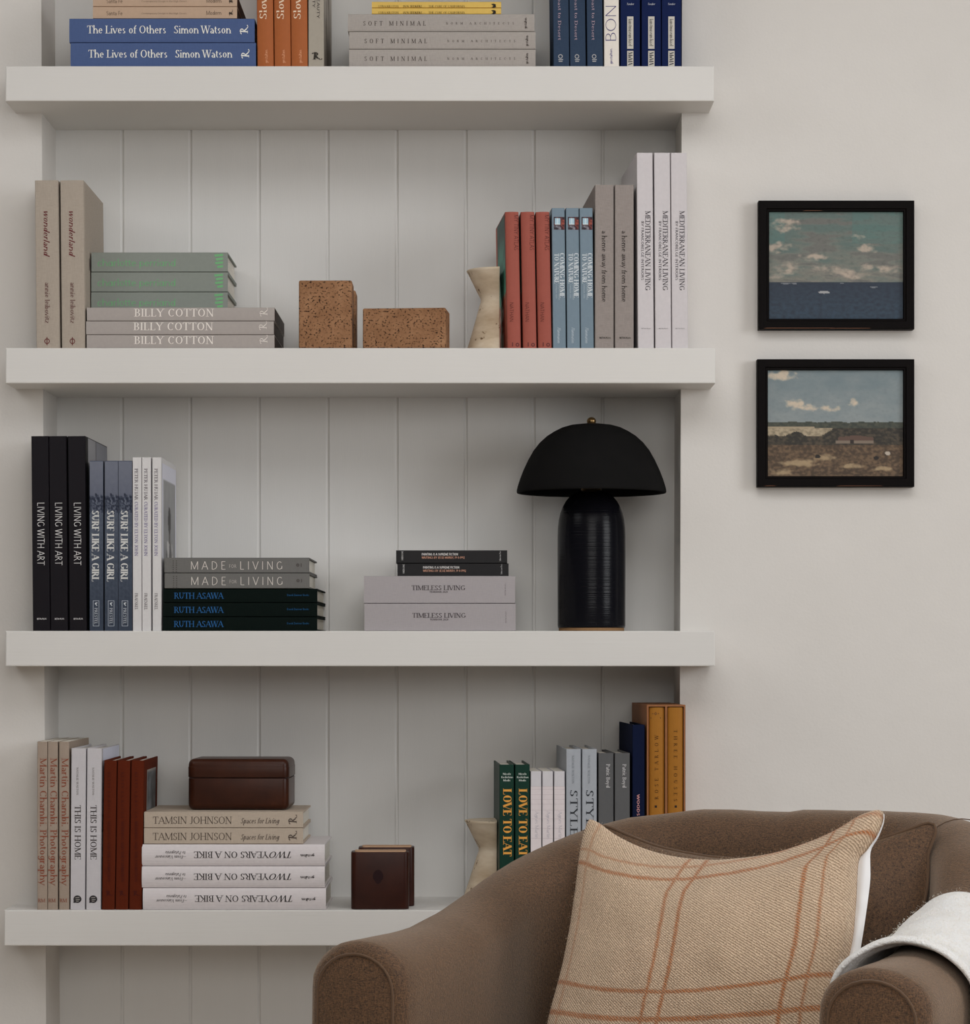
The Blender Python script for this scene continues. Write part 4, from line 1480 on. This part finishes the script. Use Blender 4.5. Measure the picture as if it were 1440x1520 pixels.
def chair_path():
    """plan of the arms and back with ridge height and half width: (x, y, nx, ny, h, w)"""
    P = []
    keys = [(0, .648), (.1, .648), (.2, .652), (.3, .666), (.40, .690), (.50, .722), (.60, .752), (.70, .776), (.80, .786), (1.2, .790)]

    keys_r = [(0, .648), (.1, .648), (.2, .652), (.3, .670), (.40, .698), (.50, .752), (.60, .786), (.70, .793), (.80, .792), (1.2, .790)]

    def hh(s, keys):
        for (a0, b0), (a1, b1) in zip(keys, keys[1:]):
            if s <= a1:
                k = (s - a0) / (a1 - a0)
                return b0 + (b1 - b0) * k
        return keys[-1][1]
    half = []
    for i in range(15):
        half.append((-AX, .40 * i / 14))
    rx, ry = .21, .30
    for i in range(1, 17):
        a = math.pi / 2 * i / 16
        half.append((-AX + rx * (1 - math.cos(a)), .40 + ry * math.sin(a)))
    for i in range(1, 7):
        half.append((-AX + rx + (AX - rx) * i / 6, .70 + .006 * math.sin(math.pi / 2 * i / 6)))
    full = half + [(-x, y) for x, y in reversed(half[:-1])]
    n = len(full)
    ds = [0.0]
    for i in range(1, len(half)):
        ds.append(ds[-1] + math.dist(half[i], half[i - 1]))
    for i, (x, y) in enumerate(full):
        k = min(i, n - 1 - i)
        x0, y0 = full[max(0, i - 1)]
        x1, y1 = full[min(n - 1, i + 1)]
        tx, ty = x1 - x0, y1 - y0
        L = math.hypot(tx, ty)
        nx, ny = -ty / L, tx / L          # outward
        s = ds[k]
        w = .070 - .018 * max(0, min(1, (s - .12) / .35))
        extra = 0.0
        P.append((x, y, nx, ny, hh(s, keys_r if i > n / 2 else keys) + extra, w))
    return P


PATH = chair_path()


def section(p, inset=0.0, n_arc=14, z_in=.30, z_out=.13):
    """points of one upholstery section from the inner foot over the ridge to the outer foot, with normals"""
    x, y, nx, ny, h, w = p
    w, h = w - inset, h - inset
    vr = min(w * .95, .062)
    pts = []
    back = max(0.0, min(1.0, (y - .42) / .26))

    def put(a, z, na, nz):
        lean = -.07 * back * max(0, (.79 - z)) / .35 if a < 0 else -.02 * back * max(0, (.79 - z)) / .35
        pts.append((Vector((x + nx * (a + lean), y + ny * (a + lean), z)), Vector((nx * na, ny * na, nz))))
    zs = h - vr
    for i in range(8):
        put(-w, z_in + (zs - z_in) * i / 8, -1, 0)
    for i in range(n_arc + 1):
        a = math.pi * i / n_arc
        put(-w * math.cos(a), zs + vr * math.sin(a) ** .9, -math.cos(a), math.sin(a))
    for i in range(1, 9):
        put(w, zs - (zs - z_out) * i / 8, 1, 0)
    return pts


def armchair():
    root = empty('armchair', CH_O, (0, 0, CH_YAW))
    rows = []
    first, last = PATH[0], PATH[-1]
    for inset, dy in ((.016, -.0165), (.010, -.0150), (.004, -.0100), (.001, -.004)):
        rows.append([p + Vector((0, dy, 0)) for p, _ in section(first, inset)])
    for p in PATH:
        rows.append([q for q, _ in section(p)])
    for inset, dy in ((.001, -.004), (.004, -.0100), (.010, -.0150), (.016, -.0165)):
        rows.append([p + Vector((0, dy, 0)) for p, _ in section(last, inset)])
    m = len(rows[0])
    v = [p for r in rows for p in r]
    f = []
    for i in range(len(rows) - 1):
        for j in range(m - 1):
            f.append((i * m + j, (i + 1) * m + j, (i + 1) * m + j + 1, i * m + j + 1))
        f.append((i * m + m - 1, (i + 1) * m + m - 1, (i + 1) * m, i * m))
    # gentle unevenness of the loose cover
    for k, p in enumerate(v):
        d = noise.noise(p * 7.0) * .0035 + noise.noise(p * 19.0) * .0012
        v[k] = p + Vector((d, d * .4, d))
    up = mesh('upholstery', v, f, LINEN, root, True)
    for p, nm in ((first, 'left'), (last, 'right')):
        sec = [q + Vector((0, -.0162, 0)) for q, _ in section(p, .0155)]
        ctr = Vector((p[0], -.0205, .45))
        n = len(sec)
        vv, ff = list(sec), []
        # slightly padded panel: an inner ring and a centre line
        inner = [Vector((p[0] + (q.x - p[0]) * .72, -.0215, .13 + (q.z - .13) * .94 + (.0 if q.z > .2 else 0))) for q in sec]
        vv += inner
        for j in range(n - 1):
            ff.append((j, j + 1, n + j + 1, n + j))
        ff.append(tuple(range(n, 2 * n)))
        o = mesh('arm_panel', vv, ff, LINEN, root, True)
        bm = bmesh.new()
        bm.from_mesh(o.data)
        bmesh.ops.recalc_face_normals(bm, faces=bm.faces)
        bm.to_mesh(o.data)
        bm.free()
        tube('piping', [q + Vector((0, -.0006, 0)) for q in sec], .0019, PIPE, o, 6)
    for idx in (22, len(PATH) - 23):
        tube('seam', [q + nn * .0004 for q, nn in section(PATH[idx])[9:22]], .0008, PIPE, root, 5)
    box('seat_base', -.28, .28, .005, .62, .13, .302, LINEN, root, .01, 2, True)
    bm = bmesh.new()
    bm_box(bm, -.268, .268, -.03, .60, .304, .42, .035, 4)
    from_bm('seat_cushion', bm, LINEN, root, True)
    for x, y in ((-.33, .04), (.33, .04), (-.26, .60), (.26, .60)):
        lathe('leg', [(0, 0), (.014, 0), (.022, .135), (0, .135)], LEGM, root, 16, loc=(x, y, 0))
    tag(root, 'brown linen armchair with rounded arms in front of the lowest shelf', 'armchair')
    return root


armchair()

# ------------------------------------------------------------------ cushions


def resample(pts, n):
    """even Catmull-Rom points along a polyline"""
    P = [Vector(p) for p in pts]
    dense = []
    for i in range(len(P) - 1):
        p0, p1, p2, p3 = P[max(0, i - 1)], P[i], P[i + 1], P[min(len(P) - 1, i + 2)]
        for k in range(16):
            t_ = k / 16
            dense.append(.5 * ((2 * p1) + (p2 - p0) * t_ + (2 * p0 - 5 * p1 + 4 * p2 - p3) * t_ ** 2 + (3 * p1 - p0 - 3 * p2 + p3) * t_ ** 3))
    dense.append(P[-1])
    d = [0.0]
    for a, b_ in zip(dense, dense[1:]):
        d.append(d[-1] + (b_ - a).length)
    out, j = [], 0
    for i in range(n + 1):
        s_ = d[-1] * i / n
        while j < len(d) - 2 and d[j + 1] < s_:
            j += 1
        k = 0 if d[j + 1] == d[j] else (s_ - d[j]) / (d[j + 1] - d[j])
        out.append(dense[j].lerp(dense[j + 1], k))
    return out


class Plane:
    def __init__(self, px, py, y, yaw, lean):
        self.c = at(px, py, y)
        ps, le = math.radians(yaw), math.radians(lean)
        self.e = Vector((math.cos(ps), math.sin(ps), 0))
        nh = Vector((math.sin(ps), -math.cos(ps), 0))
        self.n = nh * math.cos(le) + Vector((0, 0, math.sin(le)))
        self.u = -nh * math.sin(le) + Vector((0, 0, math.cos(le)))

    def local(self, px, py):
        o = Vector((0, 0, EYE))
        d = Vector(((px - VX) / F, 1, -(py - VY) / F))
        k = (self.c - o).dot(self.n) / d.dot(self.n)
        q = o + d * k - self.c
        return Vector((q.dot(self.e), q.dot(self.u), 0))

    def matrix(self):
        m = Matrix((self.e, self.u, self.n)).transposed().to_4x4()
        m.translation = self.c
        return m


def coons(top, bottom, left, right, n, m):
    """grid [m+1][n+1]: rows from top to bottom"""
    T_, B_, L_, R_ = resample(top, n), resample(bottom, n), resample(left, m), resample(right, m)
    g_ = []
    for j in range(m + 1):
        v = j / m
        row = []
        for i in range(n + 1):
            u = i / n
            p = T_[i] * (1 - v) + B_[i] * v + L_[j] * (1 - u) + R_[j] * u
            p -= T_[0] * (1 - u) * (1 - v) + T_[n] * u * (1 - v) + B_[0] * (1 - u) * v + B_[n] * u * v
            row.append(p)
        g_.append(row)
    return g_


def cushion_mesh(name, grid, thick, sign, mat, parent, wob, uvname=None, pw=.62):
    m, n = len(grid) - 1, len(grid[0]) - 1
    v, f = [], []
    for j in range(m + 1):
        for i in range(n + 1):
            u, w = i / n, j / m
            k = (max(0, math.sin(math.pi * u)) ** pw) * (max(0, math.sin(math.pi * w)) ** pw)
            p = grid[j][i]
            d = thick * k
            if k > 0:
                q = Vector((p.x * 11, p.y * 11, wob))
                d += (noise.noise(q) * .006 + noise.noise(q * 2.6) * .0025) * min(1, k * 2)
            v.append(Vector((p.x, p.y, sign * d)))
    for j in range(m):
        for i in range(n):
            q = (j * (n + 1) + i, (j + 1) * (n + 1) + i, (j + 1) * (n + 1) + i + 1, j * (n + 1) + i + 1)
            f.append(q if sign > 0 else tuple(reversed(q)))
    o = mesh(name, v, f, mat, parent, True)
    uv = o.data.uv_layers.new(name='cloth')
    for l in o.data.loops:
        k = l.vertex_index
        uv.data[l.index].uv = ((k % (n + 1)) / n, 1 - (k // (n + 1)) / m)
    return o, v


# woven plaid
t = NT('oatmeal_plaid_wool')
uvn = t.n('ShaderNodeUVMap', uv_map='cloth')
sep = t.n('ShaderNodeSeparateXYZ')
t.l(uvn.outputs[0], sep.inputs[0])
u_, v_ = sep.outputs[0], sep.outputs[1]
wobn = t.math('MULTIPLY', t.math('SUBTRACT', t.noise(30, 3, 0.6, vec=uvn.outputs[0]), 0.5), 0.012)
yarn = t.noise(1.0, 3, 0.7, vec=uvn.outputs[0], stretch=(150, 130, 1))
# twill: fine diagonal ribs
tw = t.math('SINE', t.math('ADD', t.math('MULTIPLY', u_, 540), t.math('ADD', t.math('MULTIPLY', v_, 600), t.math('MULTIPLY', yarn, 10.0))))
tw01 = t.math('MULTIPLY_ADD', tw, 0.5, 0.5)
tone = t.math('ADD', t.math('MULTIPLY', yarn, 0.75), t.math('MULTIPLY', tw01, 0.3))
tone = t.math('MULTIPLY_ADD', t.math('SUBTRACT', tone, 0.5), 1.7, 0.5, clamp=True)
basec = t.mix(tone, rgb(140, 112, 89), rgb(213, 187, 161))


def stripes(coord, items):
    tot = None
    c = t.math('ADD', coord, wobn)
    for pos, wd, amt in items:
        d = t.math('ABSOLUTE', t.math('SUBTRACT', c, pos))
        k = t.math('MULTIPLY', t.math('SUBTRACT', 1.0, t.math('DIVIDE', d, wd), clamp=True), amt * 2.8, clamp=True)
        tot = k if tot is None else t.math('MAXIMUM', tot, k)
    return tot


US = stripes(u_, [(.055, .009, .22), (.383, .010, .42), (.440, .010, .5), (.838, .011, .5), (.905, .009, .34)])
vd = t.math('SUBTRACT', 1.0, v_)
bow = t.math('MULTIPLY', t.math('MULTIPLY', t.math('SINE', t.math('MULTIPLY', u_, 1.95)), 0.12), t.math('POWER', v_, 3.0))
VS = stripes(t.math('ADD', vd, bow), [(.125, .009, .3), (.178, .011, .5), (.632, .012, .55), (.745, .014, .65)])
st = t.math('MAXIMUM', US, VS)
dash = t.math('MULTIPLY_ADD', tw01, 0.75, 0.25, clamp=True)
colr = t.mix(t.math('MULTIPLY', st, dash), basec, rgb(158, 92, 46))
t.bump(t.math('ADD', tw01, t.math('MULTIPLY', yarn, 1.5)), 0.7, 0.0022)
PLAID = t.set(colr, 0.95, 0.05, sheen=0.25)
t = NT('white_cotton')
WCOT = t.set(t.mix(t.noise(8, 3), rgb(212, 208, 208), rgb(226, 222, 222)), 0.9, 0.1)


def fuzz(name, pts, normals, count, length, mat, parent, seed):
    """short stray fibres standing off the cloth"""
    r = random.Random(seed)
    v, f = [], []
    for _ in range(count):
        i = r.randrange(len(pts))
        p, nn = pts[i], normals[i]
        rv = Vector((r.uniform(-1, 1), r.uniform(-1, 1), r.uniform(-1, 1)))
        d = (nn + rv * .8).normalized() * length * r.uniform(.4, 1.0)
        b_ = p + rv * .003
        s_ = nn.orthogonal().normalized() * .00022
        k = len(v)
        bend = Vector((0, 0, -length * .15))
        v += [b_ - s_, b_ + s_, b_ + d * .6, b_ + d + bend]
        f += [(k, k + 1, k + 2), (k + 1, k + 3, k + 2)]
    o = mesh(name, v, f, mat, parent)
    o['kind'] = 'stuff'
    return o


def plaid_cushion():
    pl = Plane(1060, 1420, 3.70, -24, 17)
    L = lambda pts: [pl.local(*p) for p in pts]
    top = L([(872, 1221), (876, 1216), (890, 1222), (915, 1240), (955, 1259), (1000, 1271), (1050, 1276), (1100, 1274), (1150, 1266), (1200, 1250), (1240, 1232), (1275, 1211), (1297, 1203), (1308, 1203), (1313, 1209)])
    right = L([(1313, 1209), (1312, 1222), (1303, 1242), (1287, 1262), (1276, 1275), (1273, 1300), (1271, 1340), (1265, 1400), (1250, 1460), (1238, 1520), (1226, 1610)])
    outer = L([(1313, 1209), (1312, 1222), (1304, 1243), (1293, 1262), (1292, 1285), (1292, 1305), (1288, 1340), (1279, 1400), (1268, 1460), (1256, 1520), (1244, 1610)])
    left = L([(872, 1221), (863, 1260), (855, 1330), (846, 1390), (833, 1450), (816, 1510), (793, 1605)])
    bot = L([(793, 1605), (900, 1612), (1050, 1614), (1150, 1612), (1226, 1610)])
    bot2 = L([(793, 1605), (900, 1612), (1050, 1614), (1150, 1612), (1244, 1610)])
    gr = coons(top, bot, left, right, 90, 90)
    root = empty('plaid_cushion', (0, 0, 0))
    root.matrix_world = pl.matrix()
    fr, v = cushion_mesh('front_panel', gr, .072, 1, PLAID, root, 3.0, pw=.48)
    cushion_mesh('back_panel', coons(top, bot2, left, outer, 60, 60), .085, -1, WCOT, root, 9.0, pw=.5)
    a_, b_ = resample(right, 60), resample(outer, 60)
    vv, ff = [], []
    for i in range(61):
        for k in range(7):
            q = a_[i].lerp(b_[i], k / 6)
            vv.append(Vector((q.x, q.y, .004 * math.sin(math.pi * k / 6) + (.002 * noise.noise(q * 40) if 0 < k < 6 else 0))))
    for i in range(60):
        for k in range(6):
            ff.append((i * 7 + k, (i + 1) * 7 + k, (i + 1) * 7 + k + 1, i * 7 + k + 1))
    mesh('white_edge', vv, ff, WCOT, root, True)
    pts, nn = [], []
    n = 91
    for j in range(91):
        for i in range(91):
            if i < 3 or j < 3 or i > 87:
                pts.append(v[j * n + i] * 1.0)
                nn.append(Vector((-1 if i < 3 else (1 if i > 87 else 0), 1 if j < 3 else 0, .3)).normalized())
    FZ = plain(206, 190, 166, .95, .05)
    fuzz('wool_fibres', pts, nn, 1500, .0034, FZ, root, 5)
    tag(root, 'oatmeal wool cushion with rust plaid lines, in front on the armchair', 'cushion')


def brown_cushion():
    pl = Plane(1140, 1400, 3.832, -24, 20)
    L = lambda pts: [pl.local(*p) for p in pts]
    top = L([(891, 1226), (905, 1228), (935, 1241), (985, 1259), (1065, 1273), (1150, 1275), (1230, 1265), (1300, 1247), (1350, 1231), (1376, 1222), (1387, 1224)])
    right = L([(1387, 1224), (1389, 1236), (1382, 1256), (1378, 1270), (1378, 1290), (1376, 1320), (1370, 1350), (1362, 1400), (1350, 1560)])
    left = L([(891, 1226), (889, 1245), (893, 1300), (896, 1400), (900, 1560)])
    bot = L([(900, 1560), (1050, 1566), (1250, 1566), (1350, 1560)])
    gr = coons(top, bot, left, right, 60, 60)
    root = empty('brown_cushion', (0, 0, 0))
    root.matrix_world = pl.matrix()
    cushion_mesh('front_panel', gr, .055, 1, LINEN, root, 3.0, pw=.6)
    cushion_mesh('back_panel', gr, .055, -1, LINEN, root, 9.0, pw=.6)
    ringp = [gr[0][i] for i in range(61)] + [gr[j][60] for j in range(1, 61)] + [gr[60][i] for i in range(59, -1, -1)] + [gr[j][0] for j in range(59, 0, -1)]
    tube('piping', ringp, .0026, PIPE, root, 6, closed=True)
    tag(root, 'plain brown piped cushion behind the plaid one', 'cushion')


plaid_cushion()
brown_cushion()

# ------------------------------------------------------------------ throw over the right arm
t = NT('cream_boucle_wool')
n1 = t.noise(260, 3, 0.7)
n2 = t.noise(26, 4, 0.7)
t.bump(t.math('ADD', n1, t.math('MULTIPLY', n2, 1.2)), 0.8, 0.004)
n3 = t.math('MULTIPLY_ADD', t.math('SUBTRACT', t.math('ADD', t.math('MULTIPLY', n1, .7), t.math('MULTIPLY', n2, .5)), .6), 3.4, .55, clamp=True)
THROW = t.set(t.mix(n3, rgb(206, 202, 197), rgb(250, 250, 250)), 0.98, 0.04, sheen=0.3)


def throw():
    root = empty('wool_throw', CH_O, (0, 0, CH_YAW))
    n = len(PATH)
    arm = list(reversed(PATH[n - 26:]))          # from the front of the right arm backwards
    sarc = [0.0]
    for a_, b_ in zip(arm, arm[1:]):
        sarc.append(sarc[-1] + math.hypot(b_[0] - a_[0], b_[1] - a_[1]))
    secs = [section(p, 0, 20, .44, .22) for p in arm]
    m = len(secs[0])

    def sample(s, j):
        i = 0
        while i < len(sarc) - 2 and sarc[i + 1] < s:
            i += 1
        k = max(0, min(1, (s - sarc[i]) / (sarc[i + 1] - sarc[i])))
        (p0, n0), (p1, n1_) = secs[i][j], secs[i + 1][j]
        return p0.lerp(p1, k), n0.lerp(n1_, k).normalized()
    NS = 70
    v, f, nrm = [], [], []
    j0, j1 = 3, m - 3
    cols = list(range(j0, j1))
    for i in range(NS + 1):
        tt = i / NS
        for c, j in enumerate(cols):
            w = c / (len(cols) - 1)
            s0 = .100 + .012 * (1 - w) ** 2 + .045 * w * w + .005 * math.sin(w * 17)
            s = s0 + (.35 + .05 * w - s0) * tt
            p, nn = sample(s, j)
            ds = (s - s0)
            off = .013 + .010 * math.exp(-((ds - .010) / .014) ** 2) + .004 * (1 - math.exp(-ds / .1))
            off += (noise.noise(p * 14) * .006 + noise.noise(p * 37) * .003) * min(1, ds / .02)
            if w < .35:
                off += .018 * (1 - w / .35) * (.6 + .4 * math.sin(ds * 22))
            v.append(p + nn * max(.0125, off))
            nrm.append(nn)
    k = len(cols)
    for i in range(NS):
        for c in range(k - 1):
            f.append((i * k + c, (i + 1) * k + c, (i + 1) * k + c + 1, i * k + c + 1))
    o = mesh('throw_cloth', v, f, THROW, root, True)
    bm = bmesh.new()
    bm.from_mesh(o.data)
    bmesh.ops.recalc_face_normals(bm, faces=bm.faces)
    bm.to_mesh(o.data)
    bm.free()
    o.data.update()
    # make sure the shell thickens towards the arm
    pol = o.data.polygons[len(o.data.polygons) // 2]
    sgn = 1 if pol.normal.dot(nrm[pol.vertices[0]]) > 0 else -1
    md = o.modifiers.new('thickness', 'SOLIDIFY')
    md.thickness = .006
    md.offset = -1 * sgn
    sb = o.modifiers.new('soft', 'SUBSURF')
    sb.levels = sb.render_levels = 1
    FZ = plain(214, 208, 198, .98, .04)
    fuzz('wool_fibres', v, nrm, 5000, .0030, FZ, root, 11)
    tag(root, 'cream wool throw draped over the armchair arm on the right', 'throw')


throw()
